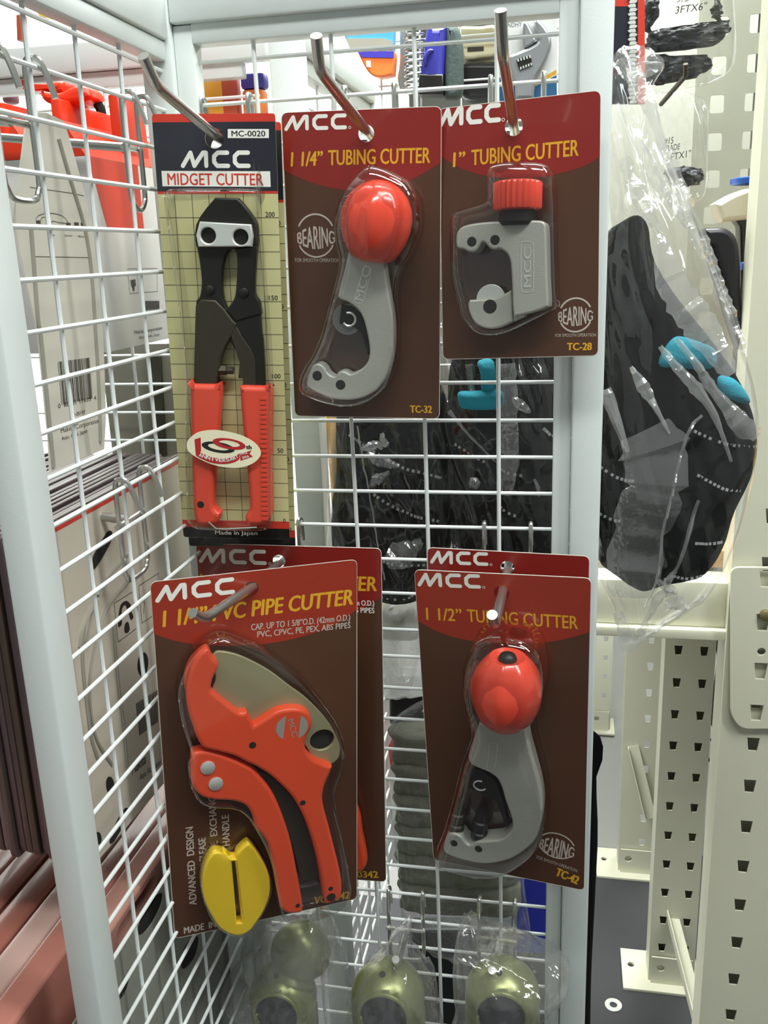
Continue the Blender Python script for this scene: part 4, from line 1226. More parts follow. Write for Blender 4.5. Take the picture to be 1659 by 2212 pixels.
# orange saws hanging high up behind the barcode pack
fb = Frame((0, -10, 0), (1, 0, 0), (0, 0, 1))
ZG = (0, 0, 4.879)
def fbp(pts, Y): 
    g = Frame((0, Y, 0), (1, 0, 0), (0, 0, 1))
    return g, g.locs(zz(pts, *ZG))
g, L = fbp([(370, 930, 1), (600, 925), (780, 900), (830, 925), (830, 1000), (800, 1025), (650, 1010), (480, 1000, 1)], 60)
t = Thing('hand_tool', g.p(*L[0]), 'orange tool with black curved blade guard hanging behind the cartons', 'tool')
t.part('handle', prism(g, [smooth(L, 4)], 0, 22, 4), M_ORANGEPRINT)
g, L = fbp([(610, 1000, 1), (800, 1030), (960, 965), (1080, 970), (1145, 1075), (1060, 1120), (990, 1150), (740, 1150), (640, 1100)], 60)
t.part('grip', prism(g, [smooth(L, 4)], 2, 26, 4), M_ORANGEPRINT)
g, L = fbp([(1085, 1110), (1120, 1180), (1125, 1290), (1090, 1370), (980, 1400), (850, 1370), (830, 1270), (825, 1160)], 60)
t.part('guard', tube([g.p(*q, 8) for q in smooth_path([Vector(v) for v in L], 4)], 3.6, 8), M_BLACKMETAL)
random.seed(5)
for k in range(6):
    x = -172-k*21
    single('orange_card', box((x-7, 20, 130), (x, 62, 190-(k % 2)*8), None, 1.2), M_ORANGEPRINT, (x, 40, 130),
           'orange red card standing in the row behind the white cartons', 'card', 'orange cards behind the cartons', sharp=35)
# rear packets on the panel behind, left
for k, (x0, x1, z0, z1, Y, m, lab) in enumerate([
        (434, 490, 165, 300, 163, material('amber_packet', '#e0a63a', .35), 'amber packet on the rear panel seen through the top left opening'),
        (473, 515, 160, 260, 163, material('brick_packet', '#b5503a', .4), 'brick red packet on the rear panel seen through the top left opening'),
        (516, 572, 158, 190, 163, material('violet_packet', '#3a3590', .4), 'violet printed packet on the rear panel seen through the top left opening'),
        (520, 572, 193, 260, 163, material('tangerine_packet', '#e07a3a', .4), 'tangerine packet below the violet one on the rear panel'),
        (80, 112, 120, 182, 163, material('maroon_packet', '#8a4a52', .5), 'maroon packet far left on the rear panel'),
        (0, 26, 196, 222, 163, material('plum_packet', '#7a4550', .5), 'plum packet at the far left edge behind the side panel')]):
    A = at_y(x0, z0, Y); B = at_y(x1, z1, Y)
    single('packet', box((A.x, Y, B.z), (B.x, Y+14, A.z), None, 3), m, ((A.x+B.x)/2, Y, B.z), lab, 'packet', 'packets on the rear panel')

fr = yframe2 = Frame((0, 166, 0), (1, 0, 0), (0, 0, 1))
t = Thing('backing_board', fr.p(-200, -90), 'grey olive board with a dark strip behind the side panel, below the cartons', 'board')
A, B = fr.loc(215, 745), fr.loc(420, 1010)
t.part('board', prism(fr, [[(A[0], A[1]), (B[0], A[1]), (B[0], B[1]), (A[0], B[1])]], -3, 0, .5, 1), material('grey_olive_board', '#8d8a7c', .6, vary=.05))
q = fr.locs([(322, 770), (350, 765), (362, 985), (338, 990)])
t.part('dark_strip', prism(fr, [q], 0, 5, 1, 1), material('dark_olive_plastic', '#3c3b2c', .5))
for k, (P, Y, m, lab) in enumerate([
        ([(62, 0), (145, 20), (150, 42), (85, 36)], 300, material('lemon_plastic', '#e8c840', .4), 'lemon yellow moulded piece at the top left beyond the side panel'),
        ([(34, 32), (44, 30), (47, 84), (36, 87)], 300, material('rust_print', '#a84a30', .5), 'narrow rust red box at the top left beyond the side panel')]):
    g = Frame((0, Y, 0), (1, 0, 0), (0, 0, 1))
    single('small_pack', prism(g, [g.locs(P)], -12, 0, 1, 1), m, g.p(*g.locs(P)[0]), lab, 'pack')

# ================================================================ SOFT GOODS AND BAGS
def pillow(fr, outline, depth, n0=0.0, rows=28, cols=16, amp=0.0, freq=.03, back=.6, seed=0, creases=0.0, cfreq=.05, lean=(0, 0)):
    """a stuffed or puffed shape inside an outline given in frame coordinates (row-convex)"""
    ys = [p[1] for p in outline]
    y0, y1 = min(ys), max(ys)
    N = len(outline)
    spans = []
    for i in range(rows+1):
        t = i/rows
        t = .5-.5*math.cos(math.pi*t) if rows > 6 else t
        y = y0+(y1-y0)*min(.999, max(.001, t))
        xs = []
        for k in range(N):
            a, b = outline[k], outline[(k+1) % N]
            if (a[1]-y)*(b[1]-y) <= 0 and abs(a[1]-b[1]) > 1e-9:
                xs.append(a[0]+(b[0]-a[0])*(y-a[1])/(b[1]-a[1]))
        spans.append((y, min(xs), max(xs)))
    V, F = [], []
    m = 2*cols
    wmax = max(s[2]-s[1] for s in spans)
    for i, (y, xa, xb) in enumerate(spans):
        t = i/rows
        env = max(.05, min(1, math.sqrt(max(0, math.sin(math.pi*max(.02, min(.98, (y-y0)/(y1-y0))))))*1.1))
        kx = min(1, ((xb-xa)/wmax)**.5)
        for k in range(m):
            an = 2*math.pi*k/m
            s = math.cos(an)
            x = (xa+xb)/2+(xb-xa)/2*s
            n = math.sin(an)
            d = depth*env*kx*(abs(n)**.7)*(1 if n > 0 else -back)
            q = Vector((x*freq+seed*7.3, y*freq, n*.4+seed))
            no = mnoise.noise(q)*amp+mnoise.noise(q*2.7)*amp*.5
            if creases:
                c = mnoise.noise(Vector((x*cfreq*2.2+y*cfreq*.5+seed*3, y*cfreq*.35, seed)))
                no += creases*(1-abs(c)*4 if abs(c) < .25 else 0)
                c = mnoise.noise(Vector((x*cfreq*1.1-y*cfreq*.7+seed*5, y*cfreq*.6, seed+4)))
                no += creases*.8*(1-abs(c)*4 if abs(c) < .25 else 0)
            V.append(fr.p(x, y, n0+d+(no if n >= -.2 else -no)*min(1, abs(n)*2)+lean[0]*(y-y0)))
    for i in range(rows):
        for k in range(m):
            F.append((i*m+k, i*m+(k+1) % m, (i+1)*m+(k+1) % m, (i+1)*m+k))
    F.append(tuple(range(m))[::-1])
    F.append(tuple(rows*m+k for k in range(m)))
    return V, F

def yframe(Y): return Frame((0, Y, 0), (1, 0, 0), (0, 0, 1))

def surf_h(fr, geom, a, b):
    """height of a puffed shape's front over the frame near (a, b)"""
    best, hb = 1e9, 0
    for v in geom[0]:
        d = v-fr.o
        n = d.dot(fr.n)
        e = (d.dot(fr.u)-a)**2+(d.dot(fr.v)-b)**2
        if e < best-1e-6 and n > -2:
            best, hb = e, n
    return hb

def stitches(fr, geom, pts, n, size=2.6, h=.8):
    """a row of short pale stitches lying on a puffed shape"""
    P = smooth_path([Vector(p) for p in pts], 10)
    gs = []
    for k in range(n):
        i = (len(P)-1)*k/(n-1)
        a = int(i); f = i-a
        q = P[a]*(1-f)+P[min(a+1, len(P)-1)]*f
        d = (P[min(a+1, len(P)-1)]-P[max(a-1, 0)])
        d = d.normalized() if d.length > 1e-9 else Vector((1, 0))
        w = Vector((-d.y, d.x))
        hh = surf_h(fr, geom, q.x, q.y)
        gs.append(box((-size*.36, -size*.36, -.5), (size*.36, size*.36, h), Frame(fr.p(q.x, q.y, hh), fr.u*d.x+fr.v*d.y, fr.u*w.x+fr.v*w.y, fr.n)))
    return join(*gs)

def ribbon(fr, geom, pts, widths, lift=1.0):
    """a crumpled fold of film lying on a bag"""
    P = smooth_path([Vector(p) for p in pts], 6)
    n = len(P)-1
    V, F = [], []
    for i, q in enumerate(P):
        d = (P[min(i+1, n)]-P[max(i-1, 0)]).normalized()
        m = Vector((-d.y, d.x))
        t = i/n*(len(widths)-1)
        a = int(t); f = t-a
        w = widths[a]*(1-f)+widths[min(a+1, len(widths)-1)]*f
        w *= 1+.35*mnoise.noise(Vector((i*.8, pts[0][0], 3)))
        hh = surf_h(fr, geom, q.x, q.y)+lift
        for k, s_ in enumerate((-.5, -.2, .2, .5)):
            p2 = q+m*(w*s_)
            V.append(fr.p(p2.x, p2.y, hh+(2.2 if k in (1, 2) else 0)+mnoise.noise(Vector((p2.x*.2, p2.y*.2, 1)))*1.2))
    for i in range(n):
        for k in range(3):
            F.append((i*4+k, i*4+k+1, (i+1)*4+k+1, (i+1)*4+k))
    return V, F

M_BLACKCLOTH = material('black_padded_fabric', '#0a0a0c', .85, vary=.3, scale=30, bump=.2, bscale=350, spec=.15)
M_TEAL = material('teal_fleece', '#2b93a8', .9, vary=.1, scale=60, bump=.5, bscale=700)
M_STITCH = material('grey_reflective_thread', '#a9abad', .5, vary=.1)
M_BAG = clear_plastic('clear_poly_bag', base=.05, edge=.4, rough=.1, milk=.02, bump=.9, bscale=18)
M_FOLD = clear_plastic('folded_poly_film', base=.25, edge=.6, rough=.14, milk=.3, bump=1.0, bscale=70)
M_FOLDTHIN = clear_plastic('folded_thin_film', base=.2, edge=.5, rough=.16, milk=.14, bump=.8, bscale=60)
M_BAGTHIN = clear_plastic('thin_clear_wrap', base=.08, edge=.5, rough=.1, milk=.13, bump=1.2, bscale=40)

GL = 'black padded gloves in clear bags'
# bagged gloves behind the front panel and the one at its right
def px(fr, pts, z=None): return fr.locs(zz(pts, *z) if z else pts)
Z4 = (900, 760, 3.858); Z5 = (600, 860, 4.608); ZR = (1200, 700, 2.765); ZT = (1200, 0, 2.765)

def glove_bag(label, Y, bag, pads, dots, teals, depth, seed, bagdepth, strips=(), folds=()):
    fr = yframe(Y)
    t = Thing('bagged_gloves', fr.p(*fr.loc(*pads[0][0][:2])), label, 'bagged gloves', GL)
    geoms = []
    for i, p in enumerate(pads):
        g = pillow(fr, smooth(px(fr, p), 4), depth, 0, 46, 26, 5.5, .028, .8, seed+i)
        geoms.append(g)
        t.part('glove', g, M_BLACKCLOTH, sharp=60)
    for gi, pts, n in dots:
        t.part('stitching', stitches(fr, geoms[gi], px(fr, pts), n), M_STITCH)
    for p, hh in teals:
        t.part('teal_lining', pillow(fr, smooth(px(fr, p), 4), 7, hh, 14, 10, .8, .1, .8, seed+9), M_TEAL, sharp=60, label='teal fleece lining')
    for p, hh in strips:
        t.part('clear_strip', prism(fr, [px(fr, p)], hh, hh+.6), M_SLEEVE)
    bg = pillow(fr, smooth(px(fr, bag), 4), bagdepth, 2, 90, 50, 2.2, .035, .9, seed+3, creases=3.6, cfreq=.035)
    o = t.part('clear_bag', bg, M_BAG, sharp=75)
    for p, w, m in folds:
        t.part('film_fold', ribbon(fr, bg, px(fr, p), w), m, parent=o, label='whitish crumpled fold of the bag film')
    return t

glove_bag('clear bag of black padded gloves hanging out past the right post', 70,
          [(1318, 150), (1390, 137), (1436, 142), (1410, 190), (1425, 262), (1460, 375), (1505, 480), (1535, 560), (1578, 680), (1616, 800), (1634, 900), (1630, 965), (1610, 1080), (1575, 1190), (1520, 1290), (1440, 1340), (1375, 1388), (1350, 1394), (1338, 1372), (1320, 1300), (1282, 1200), (1275, 900), (1285, 600), (1305, 350)],
          [[(1300, 520), (1345, 478), (1378, 465), (1400, 490), (1412, 560), (1460, 640), (1540, 740), (1600, 830), (1632, 930), (1625, 1010), (1585, 1100), (1560, 1180), (1515, 1245), (1440, 1262), (1385, 1275), (1330, 1240), (1285, 1180), (1280, 900), (1286, 650)]],
          [(0, zz([(800, 590), (880, 630), (960, 665), (1020, 685), (1100, 700), (1180, 712)], *ZR), 15), (0, zz([(822, 848), (900, 893), (980, 935), (1070, 955)], *ZR), 11), (0, zz([(820, 1262), (880, 1270), (970, 1268)], *ZR), 9),
           (0, zz([(690, 1478), (760, 1495), (860, 1490)], *ZR), 8), (0, zz([(270, 822), (340, 860), (400, 880), (445, 885)], *ZR), 8), (0, zz([(265, 1100), (320, 1118), (370, 1122)], *ZR), 5)],
          [(zz([(600, 225), (620, 130), (690, 55), (790, 70), (910, 120), (930, 180), (905, 235), (760, 240)], *ZR), 26), (zz([(945, 290), (1030, 300), (1100, 370), (1130, 440), (1060, 440), (945, 380)], *ZR), 20)],
          30, 1, 38,
          [(zz([(350, 600), (378, 600), (548, 1590), (490, 1622)], *ZT), 34)],
          [(zz([(460, 420), (490, 560), (530, 620), (600, 800), (680, 1080), (760, 1300), (830, 1480)], *ZT), (9, 14, 5, 7, 3), M_FOLD),
           (zz([(585, 1400), (620, 1560), (680, 1720), (800, 1890), (900, 2040), (1000, 2200)], *ZT), (5, 16, 22, 20, 8), M_FOLD),
           (zz([(365, 450), (430, 400), (520, 395), (640, 400)], *ZT), (14, 22, 20, 4), M_FOLDTHIN),
           (zz([(500, 860), (560, 980), (640, 1160), (720, 1300), (760, 1360)], *ZT), (3, 5, 6, 3), M_FOLD),
           (zz([(365, 640), (420, 800), (500, 1000), (560, 1140), (600, 1240)], *ZT), (2, 2.5, 2, 1.5), M_FOLD),
           (zz([(400, 960), (460, 1150), (540, 1300), (600, 1420)], *ZT), (8, 12, 8, 3), M_FOLDTHIN),
           (zz([(690, 880), (760, 1160), (850, 1320), (900, 1500), (960, 1680), (1040, 1860), (1110, 2100)], *ZT), (3, 6, 4, 6, 5, 6, 3), M_FOLDTHIN),
           (zz([(590, 95), (680, 210), (790, 330), (900, 490), (1000, 755)], *ZR), (3, 6, 8, 4, 2), M_FOLD),
           (zz([(680, 50), (790, 190), (880, 330), (980, 450), (1080, 570), (1180, 630)], *ZR), (3, 5, 7, 9, 16, 8), M_FOLD),
           (zz([(430, 215), (500, 330), (560, 430), (640, 580)], *ZR), (2, 9, 4, 1.5), M_FOLD),
           (zz([(285, 350), (330, 470), (410, 690)], *ZR), (9, 8, 3), M_FOLD),
           (zz([(825, 480), (750, 570), (700, 740), (650, 960), (610, 1150), (590, 1400), (520, 1620)], *ZR), (2, 2.5, 2, 2, 2, 1.5), M_FOLD),
           (zz([(500, 560), (560, 700), (560, 900), (480, 1150), (450, 1400), (440, 1560)], *ZR), (34, 44, 40, 36, 40, 30), M_FOLDTHIN),
           (zz([(810, 960), (770, 1100), (700, 1350), (650, 1450), (640, 1560)], *ZR), (2, 3, 2, 6, 2), M_FOLD),
           (zz([(580, 1440), (640, 1500), (690, 1520), (600, 1560), (540, 1700), (500, 1800)], *ZR), (3, 7, 4, 8, 4, 6), M_FOLD),
           (zz([(365, 1680), (400, 1780), (430, 1900), (520, 1850), (640, 1740), (860, 1560)], *ZR), (7, 9, 12, 4, 3, 1.5), M_FOLD),
           (zz([(640, 1620), (700, 1600), (760, 1640)], *ZR), (3, 14, 3), M_FOLD)])
glove_bag('clear bag of black padded gloves behind the front panel, left of its middle wire', 62,
          [(735, 700), (900, 690), (965, 760), (990, 1000), (985, 1180), (930, 1310), (880, 1500), (800, 1420), (722, 1300), (712, 1000), (728, 800)],
          [[(738, 830), (800, 760), (900, 750), (960, 850), (985, 1000), (980, 1150), (945, 1250), (900, 1298), (820, 1300), (735, 1240), (718, 1120), (730, 1010), (728, 920)]],
          [(0, zz([(770, 325), (830, 365), (900, 395), (1020, 470), (1130, 530), (1240, 590), (1350, 635), (1470, 665), (1600, 710), (1650, 730)], *Z5), 22),
           (0, zz([(1020, 890), (1140, 975), (1270, 1045), (1390, 1095), (1480, 1120), (1620, 1165)], *Z5), 15), (0, zz([(1040, 1510), (1130, 1545), (1230, 1575), (1340, 1590), (1480, 1600)], *Z5), 11), (0, [(828, 1283), (850, 1290), (880, 1288), (893, 1280)], 6)],
          [], 24, 2, 30, (),
          [(zz([(880, 200), (910, 360), (950, 560), (1000, 850), (1060, 1150), (1120, 1450), (1150, 1650)], *Z5), (.8, 1.2, .9, .9, .8, .8), M_FOLD),
           (zz([(930, 420), (1010, 390), (1080, 370), (1120, 420)], *Z5), (2, 7, 6, 2), M_FOLD), (zz([(990, 440), (1090, 520), (1210, 560), (1300, 560)], *Z5), (3, 9, 6, 2), M_FOLDTHIN),
           (zz([(1000, 780), (1080, 700), (1200, 630)], *Z5), (2, 8, 2), M_FOLDTHIN), (zz([(1190, 1540), (1280, 1440), (1400, 1360), (1500, 1300)], *Z5), (4, 22, 14, 4), M_FOLDTHIN), (zz([(1110, 270), (1140, 350), (1170, 390)], *Z5), (3, 6, 3), M_FOLD)])
glove_bag('clear bag of black teal-lined gloves behind the front panel, by its right post', 58,
          [(960, 690), (1200, 690), (1225, 800), (1222, 1100), (1200, 1300), (1100, 1350), (985, 1300), (960, 1000), (955, 800)],
          [[(975, 780), (1020, 720), (1180, 715), (1215, 800), (1215, 1100), (1190, 1270), (1090, 1300), (1000, 1270), (970, 1100), (968, 900)]],
          [(0, zz([(345, 740), (420, 775), (490, 820), (580, 860)], *Z4), 7), (0, zz([(720, 925), (780, 950), (880, 970)], *Z4), 5), (0, zz([(715, 1235), (760, 1275), (830, 1300)], *Z4), 4), (0, zz([(1070, 605), (1095, 630), (1125, 665)], *Z4), 5), (0, zz([(330, 1590), (370, 1610), (420, 1625)], *Z4), 4)],
          [(zz([(385, 285), (520, 310), (665, 275), (740, 290), (745, 390), (700, 425), (560, 435), (440, 425), (390, 400)], *Z4), 26), (zz([(535, 45), (665, 45), (668, 290), (570, 300), (560, 150)], *Z4), 24)], 22, 3, 27, (),
          [(zz([(300, 450), (380, 540), (500, 660), (600, 750), (690, 840)], *Z4), (3, 2, 1.5, 1.2), M_FOLD), (zz([(815, 330), (880, 390), (960, 450)], *Z4), (2, 8, 2), M_FOLD),
           (zz([(460, 70), (470, 180), (490, 290)], *Z4), (5, 5, 4), M_FOLDTHIN), (zz([(760, 60), (770, 400), (790, 800), (760, 1100)], *Z4), (14, 16, 14, 8), M_FOLDTHIN), (zz([(990, 970), (1020, 1040), (1030, 1110)], *Z4), (1.5, 3, 1.5), M_FOLD), (zz([(470, 1000), (510, 1010), (535, 1050)], *Z4), (6, 10, 4), M_FOLDTHIN)])

# crumpled clear bags and grey pads lower down behind the panel
ZL = (760, 1240, 4.81); ZM = (760, 1660, 3.072)
M_GREYPAD = material('grey_olive_abrasive_pad', '#76776a', .85, vary=.35, scale=40, bump=.6, bscale=300, stretch=(1, 1, 6))
M_CREAMPAD = material('cream_cloth', '#b8b29c', .8, vary=.08, scale=30, bump=.3, bscale=300)
fr = yframe(95)
t = Thing('bagged_cloth', fr.p(*fr.loc(870, 1420)), 'crumpled clear bag with cream cloth behind the lower cards', 'bag')
t.part('cloth', pillow(fr, smooth(px(fr, [(790, 1300), (890, 1285), (930, 1330), (900, 1380), (800, 1372)]), 4), 12, 0, 18, 12, 2, .06, .8, 5), M_CREAMPAD, sharp=60)
t.part('clear_bag', pillow(fr, smooth(px(fr, [(770, 1330), (860, 1290), (960, 1300), (1000, 1400), (970, 1480), (890, 1500), (810, 1500), (770, 1430)]), 4), 22, 0, 40, 26, 3, .05, .9, 6, creases=4, cfreq=.05),
       clear_plastic('milky_poly_bag', base=.08, edge=.4, rough=.2, milk=.6, bump=.7, bscale=35), sharp=75)
fr = yframe(60)
t = Thing('bagged_pads', fr.p(*fr.loc(900, 1750)), 'clear bag stacked with grey olive scouring pads behind the lower cards', 'bag')
ys = [1560, 1640, 1706, 1770, 1832, 1892, 1955]
for k in range(6):
    a, b = ys[k], ys[k+1]
    o_ = random.uniform(-6, 6)
    t.part('scouring_pad', pillow(fr, smooth(px(fr, [(846+k*3+o_, a+6), (1000, a-8), (1110, a+10), (1125, (a+b)/2), (1112, b+14), (1000, b+13), (858+k*3, b+9), (850+k*3+o_, (a+b)/2)]), 4), 15, 0, 22, 24, 3.0, .09, .8, 20+k), M_GREYPAD, sharp=60)
t.part('clear_bag', pillow(fr, smooth(px(fr, [(845, 1560), (980, 1500), (1110, 1540), (1135, 1700), (1132, 1900), (1140, 2060), (1000, 2080), (880, 2010), (860, 1860), (840, 1700)]), 4), 24, 0, 50, 30, 2, .04, .9, 8, creases=3, cfreq=.04), M_BAG, sharp=75)
fr = yframe(118)
single('black_case', prism(fr, [round_rect(px(fr, [(880, 2010), (1150, 2010), (1150, 2290), (880, 2290)]), 6)], -20, 0, 3, 2), material('dark_bottle_green_plastic', '#16201e', .4, vary=.1), fr.p(*fr.loc(1000, 2290)), 'very dark green case behind the grid above the domes', 'case')
single('black_case', prism(fr, [round_rect(px(fr, [(840, 1480), (1150, 1480), (1150, 1570), (840, 1570)]), 6)], -20, 0, 3, 2), M_BLACKCARD, fr.p(*fr.loc(1000, 1570)), 'black case behind the grid above the scouring pads', 'case')
fr = yframe(100)
single('blue_sheet', prism(fr, [px(fr, [(1105, 1800), (1178, 1800), (1182, 2060), (1105, 2060)])], -4, 0, 1, 1), material('ultramarine_plastic', '#1f2a9c', .4, vary=.05), fr.p(*fr.loc(1140, 2060)), 'ultramarine blue pack behind the grid beside the right post', 'pack')
fr = yframe(130)
o = single('folded_leaflet', prism(fr, [px(fr, zz([(380, 1790), (470, 1600), (505, 1550), (520, 1680), (450, 1740), (425, 1960), (400, 1990)], *ZL))], 0, 1.2), M_ORANGEPRINT, fr.p(*fr.loc(850, 1600)), 'orange and white leaflet edge beside the grey pads', 'leaflet')
fr = yframe(110)
single('brown_sleeve', pillow(fr, smooth(px(fr, [(700, 905), (742, 900), (744, 1000), (735, 1080), (720, 1130), (712, 1000)]), 3), 8, 0, 16, 8, 1.5, .06, .8, 3), material('mustard_plastic', '#b98a33', .4, vary=.1, scale=20), fr.p(*fr.loc(720, 1130)), 'mustard yellow packet edge between the rear post and the bagged gloves', 'packet')
fr = Frame((-40, 250, 0), (0, 1, 0), (0, 0, 1), (1, 0, 0))
for k, (x, y0, y1, z0, z1, m, lab) in enumerate([(-95, 150, 330, -560, -430, material('poppy_print', '#d8442c', .4), 'poppy red pack beyond the receding panel at the bottom'),
                                      (-100, 150, 340, -420, -300, M_BLACKCARD, 'black pack beyond the receding panel above the poppy red one')]):
    single('pack', box((x-14, y0, z0), (x, y1, z1), None, 2), m, (x, y0, z0), lab, 'pack', 'packs beyond the receding panel')

# ---------------------------------------------------------------- green domes in plastic at the bottom
M_DOME = material('olive_green_metallic', '#8d9160', .3, .55, vary=.08, scale=30)
M_NAVYGLOSS = material('dark_slate_plastic', '#191a26', .3, vary=.15, scale=40)
def dome(label, cx, top, wpx, Y, seed, wrap):
    fr = yframe(Y)
    top += DZ
    c = fr.loc(cx, top)
    r = abs(fr.loc(cx+wpx/2, top)[0]-fr.loc(cx-wpx/2, top)[0])/2
    t = Thing('wrapped_dome', fr.p(c[0], c[1]-r*2.4), label, 'wrapped tool', 'olive green domed tools in clear wrap')
    cc = fr.loc(cx, top+wpx/2)
    o = fr.p(cc[0], cc[1], 0)
    prof = [(-2.2*r, .88*r), (-1.2*r, .99*r), (-.5*r, 1.0*r)]+[(r*math.sin(math.radians(a)), r*math.cos(math.radians(a))) for a in range(-20, 90, 6)]+[(r, .01)]
    V, F = lathe(o, (0, 0, 1), prof, 60, side=Vector((0, -1, 0)))
    di = Vector((.05, -math.cos(math.radians(2)), math.sin(math.radians(2))))
    half = math.radians(42)
    keep = []
    for f in F:
        m = sum((V[i] for i in f), Vector())/len(f)
        d = (m-o)
        d.z = d.z*.8 if d.z < 0 else d.z
        if d.normalized().dot(di) > math.cos(half): continue
        keep.append(f)
    ob = t.part('shell', (V, keep), M_DOME)
    sm = ob.modifiers.new('thickness', 'SOLIDIFY'); sm.thickness = .0016
    ea = Vector((1, 0, 0)); eb = ea.cross(di)*-1
    ring_ = []
    for k in range(41):
        a = 2*math.pi*k/40
        d = di*math.cos(half)+(ea*math.cos(a)+Vector((0, .035, 1))*math.sin(a))*math.sin(half)
        if d.z < 0: d.z *= 1.2
        h_ = math.hypot(d.x, d.y)
        d = d.normalized()
        if d.z < 0:
            k_ = 1/max(.3, math.hypot(d.x, d.y)); d = d*min(1.25, k_)
        ring_.append(o+d*(r*.99))
    t.part('opening_rim', tube(ring_, r*.06, 8), M_DOME)
    t.part('core', lathe(o-Vector((0, 0, 2*r)), (0, 0, 1), [(0, .6*r), (1.0*r, .78*r), (1.7*r, .8*r), (2.2*r, .74*r), (2.5*r, .6*r), (2.7*r, .35*r), (2.75*r, .02*r)], 32), M_NAVYGLOSS, label='dark slate core showing in the opening')
    dv = Vector((-.06, -math.cos(math.radians(73)), math.sin(math.radians(73)))).normalized()
    t.part('vent_hole', lathe(o+dv*(r*.985), dv, [(0, r*.085), (1.0, r*.085), (1.05, .01)], 16), M_HOLE)
    t.part('clear_wrap', pillow(fr, smooth(fr.locs(wrap), 4), r*1.35, 0, 46, 30, 3.0, .06, .9, seed, creases=4.5, cfreq=.06), M_BAGTHIN, sharp=75)
    return t
DZ = 0
dome('left olive green dome in crumpled clear wrap, below the yellow slotted disc', 612, 2080, 140, -35, 31,
     [(540, 1990), (600, 1975), (700, 1975), (735, 2060), (760, 2180), (765, 2300), (520, 2330), (495, 2200), (487, 2120), (520, 2080)])
dome('middle olive green dome in clear wrap, hanging from the left lower hook', 838, 2072, 158, -45, 32,
     [(845, 2020), (885, 1995), (890, 2050), (935, 2130), (950, 2220), (955, 2330), (745, 2330), (752, 2180), (790, 2090), (830, 2060)])
dome('right olive green dome in crumpled clear wrap in front of the right post', 1085, 2066, 165, -40, 33,
     [(1000, 1985), (1030, 1978), (1045, 2050), (1120, 2045), (1180, 2080), (1228, 2095), (1225, 2125), (1180, 2170), (1185, 2330), (965, 2330), (985, 2180), (980, 2090), (985, 2030)])
fr = yframe(-12)
t = Thing('wrapped_dome', fr.p(*fr.loc(640, 2000)), 'rear olive green dome in clear wrap, half hidden behind the left one', 'wrapped tool', 'olive green domed tools in clear wrap')
c = fr.loc(650, 1985); r = 24
o = fr.p(c[0], c[1]-24, 6)
t.part('shell', lathe(o, (0, 0, 1), [(-16, 18), (-11, 22.5), (0, 24), (8, 22), (16, 16), (21, 9), (23, .2)], 40), M_DOME)
t.part('clear_wrap', pillow(fr, smooth(fr.locs([(590, 1960), (640, 1930), (700, 1960), (722, 2040), (705, 2100), (600, 2100), (580, 2040)]), 4), 30, 6, 36, 24, 3, .06, .9, 41, creases=4, cfreq=.06), M_BAGTHIN, sharp=75)

# ================================================================ GOODS SEEN THROUGH THE TOP OPENING
ZW2 = (640, 0, 4.1475); ZW3 = (980, 0, 4.1475)
def flatpack(name, label, cat, Y, pts, z, th, mat, bev=2, group=None):
    fr = yframe(Y)
    L = px(fr, pts, z)
    t = Thing(name, fr.p(*L[0]), label, cat, group)
    b = t.part('body', prism(fr, [smooth(L, 3)], -th, 0, bev, 2), mat)
    return t, fr, b
t, fr, b = flatpack('sponge_packet', 'upper sky blue and grey packet hanging behind the receding rail', 'packet', 612, [(395, 240, 1), (870, 240, 1), (868, 350), (865, 440, 1), (480, 440, 1)], ZW2, 20, material('sky_blue_packet', '#4f9fd0', .35))
t.part('grey_band', prism(fr, [px(fr, [(440, 345), (780, 345), (865, 370), (865, 438), (485, 438)], ZW2)], .2, 1), M_SEAM)
t, fr, b = flatpack('sponge_packet', 'orange packet with violet top band hanging behind the receding rail', 'packet', 610, [(545, 460, 1), (700, 455), (875, 458, 1), (878, 520), (865, 665, 1), (740, 690), (640, 640)], ZW2, 22, material('vivid_orange_packet', '#f07a35', .4))
t.part('violet_band', prism(fr, [px(fr, [(545, 461), (875, 460), (876, 520), (590, 514)], ZW2)], .2, 1), material('violet_ink', '#4036a8', .4))
t.part('price_tag', prism(fr, [px(fr, [(625, 545), (668, 545), (670, 605), (630, 600)], ZW2)], .2, .8), M_WHITEINK)
t, fr, b = flatpack('spring_tool', 'chrome coiled tool between the orange packet and the blue tool', 'tool', 622, [(925, 250, 1), (990, 250, 1), (1000, 400), (985, 560), (1000, 700), (990, 800, 1), (925, 800, 1), (905, 700), (925, 560)], ZW2, 8, M_CHROME)
A, B = fr.loc(*zz([(1060, 260)], *ZW2)[0]), fr.loc(*zz([(1070, 860)], *ZW2)[0])
t.part('coil', tube([fr.p(A[0]+12*math.cos(k*.5), A[1]+(B[1]-A[1])*k/130, 8+10*math.sin(k*.5)) for k in range(131)], 1.5, 6), M_CHROME)
t, fr, b = flatpack('hand_tool', 'royal blue moulded tool hanging in the top opening', 'tool', 605, [(1165, 230, 1), (1345, 230, 1), (1335, 400), (1322, 600), (1318, 780, 1), (1100, 780, 1), (1105, 600), (1135, 450), (1150, 330)], ZW2, 30, material('royal_blue_plastic', '#2f2f92', .4), 8)
t.part('lower_grip', prism(fr, [px(fr, [(1100, 665), (1320, 665), (1318, 850), (1095, 850)], ZW2)], -28, 2, 2), M_BLACKCARD)
t.part('lever', prism(fr, [smooth(px(fr, [(1150, 600), (1140, 530), (1190, 450), (1240, 460), (1190, 520), (1170, 600)], ZW2), 3)], 1, 8, 2), material('indigo_plastic', '#26267a', .35))
